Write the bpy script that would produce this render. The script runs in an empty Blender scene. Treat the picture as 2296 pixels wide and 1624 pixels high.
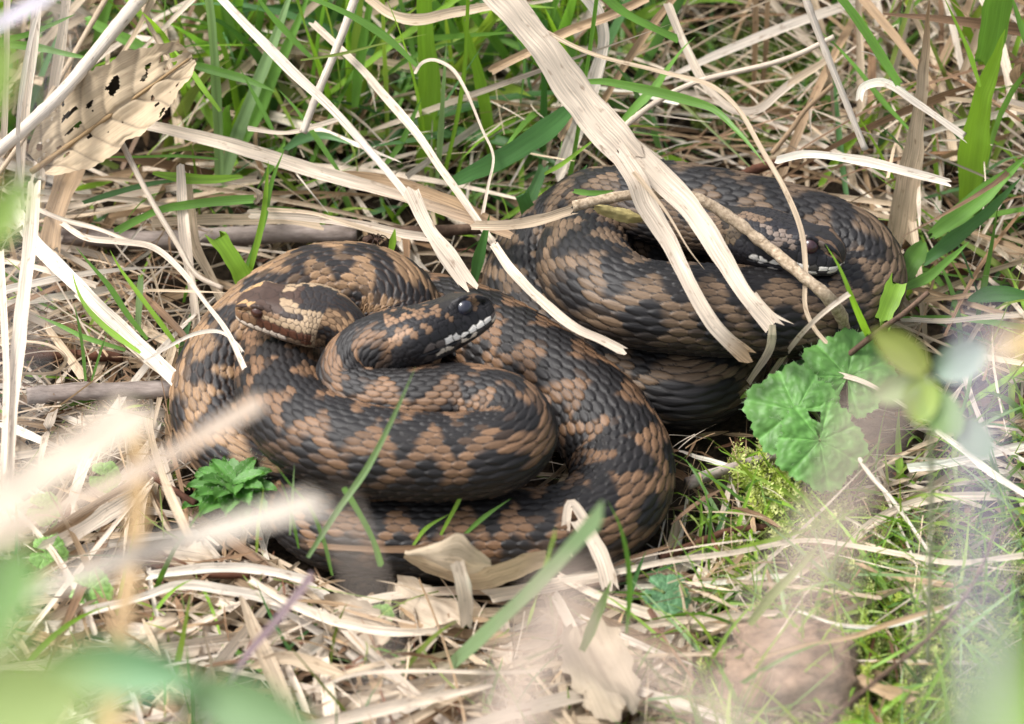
import bpy, math, random
import numpy as np
from mathutils import Vector

# ------------------------------------------------------------------ scene, camera, light
S = bpy.context.scene
COL = S.collection
D, WID, PXW, PXH = 1.5, 0.36, 2296.0, 1624.0          # focus distance, frame width there, measuring grid
TH = math.radians(38.0)
TGT = np.array([0.0, 0.0, 0.02])
FWD = np.array([0.0, math.cos(TH), -math.sin(TH)])
UPV = np.array([0.0, math.sin(TH), math.cos(TH)])
RGT = np.array([1.0, 0.0, 0.0])
CAM = TGT - FWD * D
cd = bpy.data.cameras.new('camera'); cam = bpy.data.objects.new('camera', cd); COL.objects.link(cam)
cam.location = CAM; cam.rotation_euler = (math.pi / 2 - TH, 0, 0)
cd.sensor_width = 36; cd.lens = 36 * D / WID; cd.clip_start = 0.02; cd.clip_end = 60
cd.dof.use_dof = True; cd.dof.focus_distance = D - 0.005; cd.dof.aperture_fstop = 11.5
S.camera = cam

SUN_EL, SUN_AZ = math.radians(57), math.radians(-85)   # azimuth: 0 = behind the scene (+y), negative = to the left
world = bpy.data.worlds.new('World'); S.world = world; world.use_nodes = True
nt = world.node_tree
sky = nt.nodes.new('ShaderNodeTexSky'); sky.sky_type = 'NISHITA'; sky.sun_disc = False
sky.sun_elevation = SUN_EL; sky.sun_rotation = SUN_AZ; sky.air_density = 1.0; sky.dust_density = 4.0; sky.ozone_density = 1.0
bg = nt.nodes['Background']; bg.inputs[1].default_value = 0.15
hs = nt.nodes.new('ShaderNodeHueSaturation'); hs.inputs['Saturation'].default_value = .40
nt.links.new(sky.outputs[0], hs.inputs['Color']); nt.links.new(hs.outputs[0], bg.inputs[0])
sl = bpy.data.lights.new('sun', 'SUN'); sl.energy = 2.3; sl.angle = math.radians(16); sl.color = (1.0, 0.98, 0.95)
sun = bpy.data.objects.new('sun', sl); COL.objects.link(sun)
sdir = Vector((math.sin(SUN_AZ) * math.cos(SUN_EL), math.cos(SUN_AZ) * math.cos(SUN_EL), math.sin(SUN_EL)))
sun.rotation_euler = sdir.to_track_quat('Z', 'Y').to_euler(); sun.location = sdir * 3
S.view_settings.view_transform = 'Standard'; S.view_settings.look = 'None'
S.view_settings.gamma = 1; S.view_settings.use_curve_mapping = False
S.view_settings.exposure = 1.0
S.render.engine = 'CYCLES'
S.cycles.use_denoising = True; S.cycles.max_bounces = 8; S.cycles.transmission_bounces = 6; S.cycles.transparent_max_bounces = 8

rng = np.random.default_rng(7)
R = random.Random(11)

# ------------------------------------------------------------------ geometry helpers
def ray(u, v):
    k = WID / PXW
    d = FWD * D + RGT * ((u - PXW / 2) * k) - UPV * ((v - PXH / 2) * k)
    return d
def P(u, v, z):
    """the point at height z (mm) on the sight line of a place measured in the photograph"""
    d = ray(u, v); t = (z * 0.001 - CAM[2]) / d[2]
    return CAM + d * t
def Q(u, v, dist):
    return CAM + ray(u, v) * (dist / D)
def proj(p):
    q = np.asarray(p) - CAM
    dep = q @ FWD
    k = WID / PXW
    return PXW / 2 + (q @ RGT) * D / dep / k, PXH / 2 - (q @ UPV) * D / dep / k, dep

def smooth01(x): x = np.clip(x, 0, 1); return x * x * (3 - 2 * x)
_K = rng.normal(size=(10, 3)); _PH = rng.uniform(0, 6.28, 10)
def noise(p, f):
    """cheap smooth noise in about -1..1"""
    p = np.asarray(p) * f; out = 0
    for k, ph in zip(_K, _PH): out = out + np.sin(p @ k + ph + 1.3 * np.sin(p @ k[::-1] * 0.7 + ph * 2))
    return out / 5.0

def spline(pts, n=None, step=None):
    """centripetal Catmull-Rom through rows of pts (first three columns are the position)"""
    pts = np.asarray(pts, float)
    a = np.vstack([2 * pts[0] - pts[1], pts, 2 * pts[-1] - pts[-2]])
    out = []
    for i in range(1, len(a) - 2):
        p0, p1, p2, p3 = a[i - 1], a[i], a[i + 1], a[i + 2]
        L = np.linalg.norm(p2[:3] - p1[:3])
        m = max(4, int(L / step)) if step else n
        t0 = 0; t1 = t0 + max(1e-6, np.linalg.norm(p1[:3] - p0[:3])) ** .5
        t2 = t1 + max(1e-6, L) ** .5; t3 = t2 + max(1e-6, np.linalg.norm(p3[:3] - p2[:3])) ** .5
        t = np.linspace(t1, t2, m, endpoint=False)[:, None]
        A1 = (t1 - t) / (t1 - t0) * p0 + (t - t0) / (t1 - t0) * p1
        A2 = (t2 - t) / (t2 - t1) * p1 + (t - t1) / (t2 - t1) * p2
        A3 = (t3 - t) / (t3 - t2) * p2 + (t - t2) / (t3 - t2) * p3
        B1 = (t2 - t) / (t2 - t0) * A1 + (t - t0) / (t2 - t0) * A2
        B2 = (t3 - t) / (t3 - t1) * A2 + (t - t1) / (t3 - t1) * A3
        out.append((t2 - t) / (t2 - t1) * B1 + (t - t1) / (t2 - t1) * B2)
    out.append(pts[-1:])
    return np.vstack(out)
def resample(c, n):
    s = np.r_[0, np.cumsum(np.linalg.norm(np.diff(c[:, :3], axis=0), axis=1))]
    q = np.linspace(0, s[-1], n)
    return np.stack([np.interp(q, s, c[:, i]) for i in range(c.shape[1])], 1), s[-1]
def unit(v): return v / np.maximum(1e-12, np.linalg.norm(v, axis=-1, keepdims=True))

# ------------------------------------------------------------------ object helpers
def tag(o, label=None, cat=None, group=None, kind=None):
    if label: o['label'] = label
    if cat: o['category'] = cat
    if group: o['group'] = group
    if kind: o['kind'] = kind
    return o
def thing(name, loc, label, cat, group=None):
    o = bpy.data.objects.new(name, None); COL.objects.link(o); o.location = loc
    o.empty_display_size = 0.01
    return tag(o, label, cat, group)
def mesh_obj(name, V, F, mat, tint=None, uvp=None, parent=None, origin=None):
    V = np.asarray(V, float); F = np.asarray(F, np.int32)
    if parent is not None: org = np.array(parent.location)
    elif origin is not None: org = np.asarray(origin)
    else: org = np.zeros(3)
    me = bpy.data.meshes.new(name)
    k = F.shape[1]
    me.vertices.add(len(V)); me.vertices.foreach_set('co', (V - org).astype(np.float32).ravel())
    me.loops.add(F.size); me.loops.foreach_set('vertex_index', F.ravel())
    me.polygons.add(len(F)); me.polygons.foreach_set('loop_start', np.arange(0, F.size, k, dtype=np.int32))
    me.polygons.foreach_set('use_smooth', np.ones(len(F), bool))
    me.update(calc_edges=True)
    if tint is not None:
        c = np.ones((len(V), 4), np.float32); c[:, :3] = tint
        me.attributes.new('Tint', 'FLOAT_COLOR', 'POINT').data.foreach_set('color', c.ravel())
    if uvp is not None:
        w = np.zeros((len(V), 3), np.float32); w[:, :uvp.shape[1]] = uvp
        me.attributes.new('uvp', 'FLOAT_VECTOR', 'POINT').data.foreach_set('vector', w.ravel())
    me.materials.append(mat)
    o = bpy.data.objects.new(name, me); COL.objects.link(o)
    if parent is not None: o.parent = parent
    else: o.location = org
    return o
def grid_faces(n, m, closed=False):
    i = np.arange(n - 1)[:, None]; j = np.arange(m if closed else m - 1)[None, :]
    j2 = (j + 1) % m
    a = i * m + j; b = i * m + j2; c = (i + 1) * m + j2; d = (i + 1) * m + j
    return np.stack([np.broadcast_to(x, a.shape).ravel() for x in (a, b, c, d)], 1)

# ------------------------------------------------------------------ materials
def new_mat(name):
    m = bpy.data.materials.new(name); m.use_nodes = True
    n = m.node_tree; return m, n, n.nodes['Principled BSDF'], n.nodes['Material Output']
def nd(n, t, **kw):
    x = n.nodes.new(t)
    for k, v in kw.items(): setattr(x, k, v)
    return x
def attr(n, name):
    a = nd(n, 'ShaderNodeAttribute'); a.attribute_name = name; return a
def fibre_mat(name, rough, transl, streak, spots, bump, tr_tint=(1, 1, 1)):
    """blades and straws: tint per blade, fibres running along it, small stains"""
    m, n, b, out = new_mat(name); L = n.links.new
    t = attr(n, 'Tint'); uv = attr(n, 'uvp')
    mp = nd(n, 'ShaderNodeMapping'); mp.inputs['Scale'].default_value = (2600, 45, 1); L(uv.outputs['Vector'], mp.inputs[0])
    no = nd(n, 'ShaderNodeTexNoise'); no.inputs['Scale'].default_value = 1; no.inputs['Detail'].default_value = 3; L(mp.outputs[0], no.inputs[0])
    rp = nd(n, 'ShaderNodeMapRange'); rp.inputs[1].default_value = .3; rp.inputs[2].default_value = .7
    rp.inputs[3].default_value = 1 - streak; rp.inputs[4].default_value = 1 + streak * .55; L(no.outputs[0], rp.inputs[0])
    mx = nd(n, 'ShaderNodeMix', data_type='RGBA', blend_type='MULTIPLY'); mx.inputs[0].default_value = 1
    L(t.outputs['Color'], mx.inputs[6]); L(rp.outputs[0], mx.inputs[7])
    col = mx.outputs[2]
    if spots:
        mp2 = nd(n, 'ShaderNodeMapping'); mp2.inputs['Scale'].default_value = (520, 190, 1); L(uv.outputs['Vector'], mp2.inputs[0])
        n2 = nd(n, 'ShaderNodeTexNoise'); n2.inputs['Scale'].default_value = 1; n2.inputs['Detail'].default_value = 4; L(mp2.outputs[0], n2.inputs[0])
        r2 = nd(n, 'ShaderNodeMapRange'); r2.inputs[1].default_value = .60; r2.inputs[2].default_value = .74; r2.inputs[4].default_value = spots; L(n2.outputs[0], r2.inputs[0])
        m2 = nd(n, 'ShaderNodeMix', data_type='RGBA'); L(r2.outputs[0], m2.inputs[0]); L(col, m2.inputs[6]); m2.inputs[7].default_value = (.16, .085, .04, 1)
        col = m2.outputs[2]
    L(col, b.inputs['Base Color']); b.inputs['Roughness'].default_value = rough
    b.inputs['Specular IOR Level'].default_value = .35
    bp = nd(n, 'ShaderNodeBump'); bp.inputs['Strength'].default_value = bump; bp.inputs['Distance'].default_value = .0003
    L(no.outputs[0], bp.inputs['Height']); L(bp.outputs[0], b.inputs['Normal'])
    tr = nd(n, 'ShaderNodeBsdfTranslucent')
    tm = nd(n, 'ShaderNodeMix', data_type='RGBA', blend_type='MULTIPLY'); tm.inputs[0].default_value = 1; L(col, tm.inputs[6]); tm.inputs[7].default_value = (*tr_tint, 1)
    L(tm.outputs[2], tr.inputs[0])
    ms = nd(n, 'ShaderNodeMixShader'); ms.inputs[0].default_value = transl
    L(b.outputs[0], ms.inputs[1]); L(tr.outputs[0], ms.inputs[2]); L(ms.outputs[0], out.inputs[0])
    return m
M_STRAW = fibre_mat('dry_straw', .58, .22, .42, .72, .8)
M_GRASS = fibre_mat('green_blade', .42, .40, .16, 0, .35, (1.25, 1.3, .6))
M_LEAF = fibre_mat('green_leaf', .48, .30, .08, 0, .2, (1.2, 1.3, .6))
M_DEAD = fibre_mat('dead_leaf', .8, .15, .18, .35, .6)
def rough_mat(name, c1, c2, scale, bump, rough=.85, stretch=(1, 1, 1), dist=.001):
    m, n, b, out = new_mat(name); L = n.links.new
    tc = nd(n, 'ShaderNodeTexCoord'); mp = nd(n, 'ShaderNodeMapping'); mp.inputs['Scale'].default_value = stretch; L(tc.outputs['Object'], mp.inputs[0])
    no = nd(n, 'ShaderNodeTexNoise'); no.inputs['Scale'].default_value = scale; no.inputs['Detail'].default_value = 8; no.inputs['Roughness'].default_value = .7; L(mp.outputs[0], no.inputs[0])
    cr = nd(n, 'ShaderNodeValToRGB'); cr.color_ramp.elements[0].position = .35; cr.color_ramp.elements[1].position = .68
    cr.color_ramp.elements[0].color = (*c1, 1); cr.color_ramp.elements[1].color = (*c2, 1); L(no.outputs[0], cr.inputs[0])
    L(cr.outputs[0], b.inputs['Base Color']); b.inputs['Roughness'].default_value = rough; b.inputs['Specular IOR Level'].default_value = .2
    bp = nd(n, 'ShaderNodeBump'); bp.inputs['Strength'].default_value = bump; bp.inputs['Distance'].default_value = dist
    L(no.outputs[0], bp.inputs['Height']); L(bp.outputs[0], b.inputs['Normal'])
    return m
M_SOIL = rough_mat('soil', (.010, .007, .005), (.10, .07, .045), 260, 1.0, .95, dist=.004)
M_BARK = rough_mat('grey_bark', (.10, .075, .06), (.42, .35, .31), 160, .8, .85, (.25, 1, 1))
M_TWIG = rough_mat('brown_bark', (.05, .03, .02), (.17, .11, .075), 220, .8, .85)
M_RED = rough_mat('red_brown_bark', (.035, .015, .009), (.14, .06, .035), 160, .8, .8, (.3, 1, 1))
M_CRUST = rough_mat('crusted_stem', (.22, .16, .10), (.58, .46, .33), 600, 1.0, .9)
M_CLOD = rough_mat('earth_clod', (.12, .075, .05), (.38, .26, .18), 120, 1.0, .95, dist=.003)
M_SPIDER = rough_mat('spider_brown', (.012, .007, .005), (.06, .03, .018), 500, .5, .6)

def scale_mat(name, rough):
    m, n, b, out = new_mat(name); L = n.links.new
    t = attr(n, 'Tint'); uv = attr(n, 'uvp')
    mp = nd(n, 'ShaderNodeMapping'); mp.inputs['Scale'].default_value = (700, 5200, 1); L(uv.outputs['Vector'], mp.inputs[0])
    no = nd(n, 'ShaderNodeTexNoise'); no.inputs['Scale'].default_value = 1; no.inputs['Detail'].default_value = 4; L(mp.outputs[0], no.inputs[0])
    mr = nd(n, 'ShaderNodeMapRange'); mr.inputs[1].default_value = .3; mr.inputs[2].default_value = .7; mr.inputs[3].default_value = .72; mr.inputs[4].default_value = 1.22; L(no.outputs[0], mr.inputs[0])
    mx = nd(n, 'ShaderNodeMix', data_type='RGBA', blend_type='MULTIPLY'); mx.inputs[0].default_value = 1
    L(t.outputs['Color'], mx.inputs[6]); L(mr.outputs[0], mx.inputs[7]); L(mx.outputs[2], b.inputs['Base Color'])
    r2 = nd(n, 'ShaderNodeMapRange'); r2.inputs[3].default_value = rough - .1; r2.inputs[4].default_value = rough + .14; L(no.outputs[0], r2.inputs[0]); L(r2.outputs[0], b.inputs['Roughness'])
    b.inputs['Specular IOR Level'].default_value = .30
    bp = nd(n, 'ShaderNodeBump'); bp.inputs['Strength'].default_value = .35; bp.inputs['Distance'].default_value = .00012
    L(no.outputs[0], bp.inputs['Height']); L(bp.outputs[0], b.inputs['Normal'])
    return m
M_SCALE = scale_mat('snake_scales', .52)
def eye_mat(name, c):
    m, n, b, out = new_mat(name); b.inputs['Base Color'].default_value = (*c, 1)
    b.inputs['Roughness'].default_value = .28; b.inputs['Coat Weight'].default_value = .25
    return m

# ------------------------------------------------------------------ the ground
n = 161
g = np.linspace(-1, 1, n); g = np.sign(g) * (np.abs(g) * .35 + np.abs(g) ** 5 * 3.6)
gx, gy = np.meshgrid(g, g, indexing='ij')
gp = np.stack([gx.ravel(), gy.ravel(), np.zeros(n * n)], 1)
_h = P(1650, -10, 0)
gp[:, 2] = -.075 * np.exp(-((gp[:, 0] - _h[0]) ** 2 + (gp[:, 1] - _h[1]) ** 2) / .052 ** 2) - .004 + .0025 * noise(gp, 55) + .004 * noise(gp, 16) - .004
mesh_obj('ground', gp, grid_faces(n, n)[:, ::-1], M_SOIL)['kind'] = 'structure'
bpy.data.objects['ground']['label'] = 'dark soil under the straw and grass'

# ------------------------------------------------------------------ snakes
SNAKE_PTS = []          # world samples of every snake: x, y, z, radius
NROW, PHM = 25, 2.35
def row_of(phi):
    a, b = .148, .0034
    return np.sign(phi) * (-a + np.sqrt(a * a + 4 * b * np.abs(phi))) / (2 * b)
def phi_of(j): return np.sign(j) * (.148 * np.abs(j) + .0034 * j * j)

HX = np.array([0, .008, .03, .07, .13, .20, .30, .42, .55, .70, .82, .95, 1.1, 1.3])
HW_ = np.array([0, .17, .29, .38, .45, .52, .60, .70, .84, .97, 1.0, .93, .80, .74])
HT_ = np.array([0, .16, .29, .40, .48, .54, .60, .62, .62, .64, .66, .66, .64, .62])
HB_ = np.array([0, .10, .20, .28, .33, .37, .42, .47, .52, .56, .58, .60, .60, .62])
HN_ = np.array([2.0, 2.3, 2.7, 3.0, 3.3, 3.4, 3.2, 2.9, 2.7, 2.5, 2.4, 2.3, 2.1, 2.0])

def make_snake(label, ctrl, pal, headL, headW, seed, lam, style):
    """ctrl rows: u, v, height of the body's axis (mm), radius (mm), seen (1/0), roll (degrees).  Head first."""
    r_ = np.random.default_rng(seed)
    rows = []
    for c in ctrl:
        c = list(c) + [1, 0][len(c) - 4:]
        p = P(c[0], c[1], c[2]); rows.append([*p, c[3] * .001, c[4], math.radians(c[5])])
    c = spline(rows, step=.002)
    # even out, then smooth the axis a little
    c, L = resample(c, 1200)
    ker = np.exp(-np.linspace(-2, 2, 13) ** 2); ker /= ker.sum()
    for i in range(6):
        pad = np.r_[np.full(6, c[0, i]) * 2 - c[6:0:-1, i] if i < 3 else np.full(6, c[0, i]), c[:, i], np.full(6, c[-1, i]) * 2 - c[-2:-8:-1, i] if i < 3 else np.full(6, c[-1, i])]
        c[:, i] = np.convolve(pad, ker, 'valid')
    s0 = np.linspace(0, L, 1200)
    SNAKE_PTS.append(c[::6, :4])
    # ring stations: fine on the head, medium where seen, coarse where hidden
    st = [0.0]
    while st[-1] < L:
        s = st[-1]
        if s < headL * 1.15e-3: ds = .00028 if s > .004 else .00012
        else: ds = .00045 if np.interp(s, s0, c[:, 4]) > .05 else .0016
        st.append(s + ds)
    s = np.array(st[:-1]); n = len(s)
    cc = np.stack([np.interp(s, s0, c[:, i]) for i in range(6)], 1)
    T = unit(np.gradient(cc[:, :3], s, axis=0))
    up = unit(np.array([0, 0, 1.0]) - T * T[:, 2:3]); sd = np.cross(T, up)
    cr, sr = np.cos(cc[:, 5])[:, None], np.sin(cc[:, 5])[:, None]
    up, sd = up * cr + sd * sr, sd * cr - up * sr
    rad = cc[:, 3]
    tailk = smooth01((L - s) / .02); rad = rad * (.08 + .92 * tailk) * (1 + .035 * noise(np.stack([s * 1000, s * 0, s * 0 + seed], 1), .05))
    hl, hw = headL * .001, headW * .001
    x = s / hl
    bl = smooth01((x - .95) / .4)
    hwid = np.interp(x, HX, HW_) * hw * (1 - bl) + rad * 1.03 * bl
    htop = np.interp(x, HX, HT_) * hw * (1 - bl) + rad * .93 * bl
    hbot = np.interp(x, HX, HB_) * hw * (1 - bl) + rad * .90 * bl
    ex = np.interp(x, HX, HN_)
    fine = np.linspace(-PHM - .12, PHM + .12, 181)
    vent = np.linspace(PHM + .12, 2 * math.pi - PHM - .12, 15)[1:-1]
    ph = np.r_[fine, vent]; ph = np.where(ph > math.pi, ph - 2 * math.pi, ph); m = len(ph)
    cs, sn = np.cos(ph)[None, :], np.sin(ph)[None, :]
    e = (2 / ex)[:, None]
    X = np.sign(sn) * np.abs(sn) ** e * hwid[:, None]
    Y = np.sign(cs) * np.abs(cs) ** e * np.where(cs > 0, htop[:, None], hbot[:, None])
    base = cc[:, None, :3] + sd[:, None, :] * X[..., None] + up[:, None, :] * Y[..., None]
    dphi = np.roll(base, -1, 1) - np.roll(base, 1, 1)
    dsv = np.gradient(base, axis=0)
    nrm = unit(np.cross(dsv, dphi))
    out = unit(sd[:, None, :] * X[..., None] + up[:, None, :] * Y[..., None])
    sgn = np.sign((nrm * out).sum(-1, keepdims=True)); nrm = nrm * np.where(sgn == 0, 1, sgn)
    # ---- lattice of keeled scales
    Ls = np.maximum(.0014, .345 * rad)
    ii = np.cumsum(np.r_[0, np.diff(s) / Ls[:-1]])
    I = np.broadcast_to(ii[:, None], (n, m)); J = np.broadcast_to(row_of(ph)[None, :], (n, m))
    H = (.058 * rad)[:, None]
    cand = []
    for dj in (-1, 0, 1):
        jr = np.round(J) + dj
        off = .5 * (np.mod(jr, 2))
        for di in (0, 1):
            ic = np.floor(I - off) + off + di
            a = I - ic; b = J - jr
            hsh = np.sin(ic * 12.9898 + jr * 78.233 + seed) * 43758.5453; hsh = hsh - np.floor(hsh)
            am = (a + .02) / .67
            w = .60 * np.clip(1 - am * am, 0, 1) ** np.where(a > 0, .60, .45)
            ed = np.where(np.abs(am) < 1, (w - np.abs(b)) / .60, -1)
            ed = np.where(np.abs(jr) <= 12.6, ed, -1)
            h = .30 + .52 * a + .22 * (1 - (b / np.maximum(w, .05)) ** 2) + .15 * np.exp(-(b / .05) ** 2) * (np.abs(a) < .5) + .14 * (hsh - .5)
            cand.append((np.maximum(h, .03), ed, jr, ic))
    best = np.full((n, m), .0); bj = np.zeros((n, m)); bi = np.zeros((n, m)); bed = np.full((n, m), -1.0)
    for h, ed, jr, ic in cand:
        use = (ed > 0) & (h > best)
        best = np.where(use, h, best); bj = np.where(use, jr, bj); bi = np.where(use, ic, bi); bed = np.where(use, ed, bed)
    line = 1 - smooth01((bed + .005) / .20)          # dark skin in the seams
    for h, ed, jr, ic in cand:
        over = (h > best) & (ed <= 0)
        line = np.maximum(line, np.where(over, np.exp(-(ed / .19) ** 2), 0))
    bedge = 1 - line
    disp = best * (.35 + .65 * smooth01(bed / .16)) * (1 - .45 * line) * H
    ventral = np.abs(ph)[None, :] > PHM + .02
    vp = np.mod(I, 1.0); disp = np.where(ventral, H * .5 * vp, disp)
    sc = np.interp(bi, ii, s); pc = phi_of(bj)
    h1 = np.sin(bi * 127.1 + bj * 311.7 + seed) * 43758.5453; h1 = h1 - np.floor(h1)
    h2 = np.sin(bi * 269.5 + bj * 183.3 + seed * 2) * 43758.5453; h2 = h2 - np.floor(h2)
    # ---- zigzag, flank blotches, mottled lower flanks (decided scale by scale, edges bleeding a little inside a scale)
    def dark_amount(ss, pp):
        q = np.stack([ss * 1000, pp * 14, np.full_like(ss, seed * 3.1)], -1)
        wob = noise(q, .09) * .26 + noise(q, .30) * .26 + noise(q, .8) * .16
        p_ = ss / lam + .35 * noise(q * np.array([1, 0, 1]), .05)
        tri = 2 * np.abs(2 * (p_ - np.floor(p_ + .5))) - 1
        d = (pal['zw'] + .12 * wob - np.abs(pp - pal['za'] * tri)) / .10 + wob * 1.4
        side = np.sign(pp); fr = p_ + .25 * (1 - side)
        tri2 = np.abs(2 * (p_ - np.floor(p_ + .5)))
        cen = np.where(side > 0, 1 - tri2, tri2)
        bl_ = (cen - .52) * 6 - ((np.abs(pp) - 1.22) / .34) ** 2 * 2 + 1.1 + wob * 2.6
        low = (np.abs(pp) - pal['low'] + wob * .8) / .22
        return np.maximum(np.maximum(d, bl_), low)
    dk_c = dark_amount(sc, pc)
    dk_v = dark_amount(np.broadcast_to(s[:, None], (n, m)), np.broadcast_to(ph[None, :], (n, m)))
    dk = smooth01(.5 + .5 * (.58 * np.clip(dk_c + (h1 - .5) * 2.4, -3, 3) + .52 * np.clip(dk_v, -3, 3)))
    dk = np.maximum(dk, .8 * smooth01((h2 - .86) / .1) * (h1 > .3)); dk = dk * (1 - .45 * smooth01((h1 - .90) / .08))
    lowmix = smooth01((np.abs(pc) - 1.35) / .8)
    tan = np.array(pal['tan']); drk = np.array(pal['dark']); flank = np.array(pal['flank'])
    light = tan * (1 - lowmix[..., None]) + flank * lowmix[..., None]
    colr = light * (1 - dk[..., None]) + drk * dk[..., None]
    colr = colr * (.72 + .50 * (1 - h2)[..., None]) * (1 - .22 * np.exp(-((J - bj) / .09) ** 2))[..., None]
    colr = colr * (1 + .10 * noise(base * 1000, .35))[..., None]
    atip = I - bi; rimk = smooth01((atip - .18) / .4) * smooth01(1 - (bed - .12) / .3) * lowmix * dk
    colr = colr + (flank * 1.1 - colr) * (rimk * .75)[..., None]
    skin = np.array(pal['skin'])
    colr = skin + (colr - skin) * bedge[..., None]
    belly = np.array(pal['belly'])
    colr = np.where(ventral[..., None], belly * (.6 + .5 * vp[..., None]), colr)
    # ---- head: plates on the crown, lip scales, small temple scales (cells around seeds)
    hi = np.where(x < 1.12)[0]; nh = len(hi)
    YS = .75 * hw
    seeds, kinds = [], []
    def sd_(xx, pp, k):
        seeds.append((xx * hl, pp * YS)); kinds.append(k)
    for q in (-1, 1):
        for k in range(9):
            sd_(.04 + .084 * k, q * (1.80 + .015 * math.sin(k * 2)), 'lip'); sd_(.065 + .084 * k, q * 1.49, 'lab'); sd_(.05 + .084 * k, q * 2.14, 'chin')
        sd_(.31, q * .58, 'brow'); sd_(.56, q * .24, 'crown'); sd_(.20, q * .25, 'crown'); sd_(.12, q * .45, 'canthus'); sd_(.21, q * .66, 'canthus')
        sd_(.42, q * .34, 'crown'); sd_(.47, q * .72, 'crown'); sd_(.10, q * 1.15, 'nose'); sd_(.06, q * .25, 'snout')
    sd_(.36, 0, 'crown'); sd_(.13, 0, 'crown'); sd_(.02, 0.0, 'snout')
    fixed = np.array(seeds)
    gx_ = .0021
    for a in np.arange(.10, 1.25, gx_ / hl):
        for kk, pp in enumerate(np.arange(-2.9, 2.9, gx_ / YS)):
            xx = a + (kk % 2) * gx_ / hl / 2 + r_.normal() * .004; p2 = pp + r_.normal() * .018
            if .02 < xx < 1.22:
                dmin = np.min(np.hypot(fixed[:, 0] - xx * hl, fixed[:, 1] - p2 * YS))
                if dmin < gx_ * .95 or (abs(p2) < .8 and xx < .55) : continue
                sd_(xx, p2, 'small')
    seeds = np.array(seeds); kinds = np.array(kinds)
    hs = np.broadcast_to(s[hi][:, None], (nh, m)).ravel(); hp = np.broadcast_to(ph[None, :], (nh, m)).ravel()
    qx = hs + .00018 * np.sin(hp * 23 + hs * 3000); qy = hp * YS + .00018 * np.sin(hs * 2600 + hp * 9)
    d1 = np.full(len(hs), 9.0); d2 = d1.copy(); idx = np.zeros(len(hs), int)
    wts = {'lip': (1.0, 1.25), 'small': (1, 1)}
    for k, (sx, sy) in enumerate(seeds):
        d = np.hypot(qx - sx, qy - sy)
        nb = d < d1
        d2 = np.where(nb, d1, np.minimum(d2, d)); idx = np.where(nb, k, idx); d1 = np.where(nb, d, d1)
    gap = np.clip((d2 - d1) / .00055, 0, 1)
    kd = kinds[idx]; xs = seeds[idx, 0] / hl; ps = seeds[idx, 1] / YS; hsh = r_.random(len(seeds))[idx]
    big = np.isin(kd, ['crown', 'brow', 'canthus', 'snout'])
    gap = np.where(kd == 'lip', np.clip((d2 - d1) / .0006, 0, 1), gap)
    hh = np.where(big, .00010, .00026) * hw / .010 * np.sqrt(smooth01(gap) * (2 - smooth01(gap)))
    hx = hs / hl; ap = np.abs(hp)
    def bump(cx, cp, rx, rp): return np.exp(-((hx - cx) / rx) ** 2 - ((ap - cp) / rp) ** 2)
    shape = .0011 * bump(.28, .80, .09, .22) + .0005 * bump(.14, .85, .10, .2) - .0010 * bump(.29, 1.18, .055, .22) \
        - .0009 * bump(.085, 1.15, .022, .12) - .0008 * bump(.16, 1.25, .06, .25) + .0007 * bump(.8, 1.5, .22, .4) - .0004 * bump(.5, 0, .4, .25)
    mouth = np.exp(-((ap - (1.975 - .08 * smooth01((hx - .35) / .4))) / .03) ** 2) * smooth01((.80 - hx) / .06)
    shape = shape - .0007 * mouth
    rs = smooth01(hx / .04)
    hcol = style(kd, xs, ps, hsh, pal)
    hcol = hcol * (.85 + .3 * hsh[:, None])
    pit = bump(.085, 1.15, .016, .08)
    hcol = hcol * (1 - .85 * np.clip(pit, 0, 1))[:, None]
    hcol = np.array(pal['hskin']) + (hcol - np.array(pal['hskin'])) * (smooth01(gap * 1.3) * (1 - .85 * mouth))[:, None]
    wv = (1 - smooth01((hx - .90) / .16)).reshape(nh, m)
    dh = ((hh + shape * hw / .010) * rs).reshape(nh, m)
    disp[hi] = disp[hi] * (1 - wv) + dh * wv
    wc = (wv > .5)[..., None]
    colr[hi] = np.where(wc, hcol.reshape(nh, m, 3), colr[hi])
    V = base + nrm * disp[..., None]
    uvp = np.stack([np.broadcast_to(s[:, None], (n, m)), ph[None, :] * np.maximum(rad, .006)[:, None]], -1)
    mid = c[300:600, :3].mean(0); root = thing('adder', (float(mid[0]), float(mid[1]), 0.0), label, 'snake', 'adders basking together')
    F = grid_faces(n, m, True)
    mesh_obj('body', V.reshape(-1, 3), F, M_SCALE, colr.reshape(-1, 3).clip(0, 1), uvp.reshape(-1, 2), root)
    # ---- eyes
    er = .185 * hw
    k = np.argmin(np.abs(x - .285))
    for q in (1, -1):
        j = np.argmin(np.abs(ph - q * 1.16))
        o = unit(sd[k] * q * .93 + up[k] * .22)
        ec = base[k, j] - o * er * .34 + T[k] * 0
        a = np.linspace(0, math.pi, 17)[:, None]; b = np.linspace(0, 2 * math.pi, 24, endpoint=False)[None, :]
        ax1 = T[k]; ax2 = np.cross(o, ax1)
        E = ec + er * (o * np.cos(a)[..., None] * .9 + ax1 * (np.sin(a) * np.cos(b))[..., None] * 1.06 + ax2 * (np.sin(a) * np.sin(b))[..., None])
        mesh_obj('eye', E.reshape(-1, 3), grid_faces(17, 24, True), pal['eye'], None, None, root)
    return root

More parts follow.
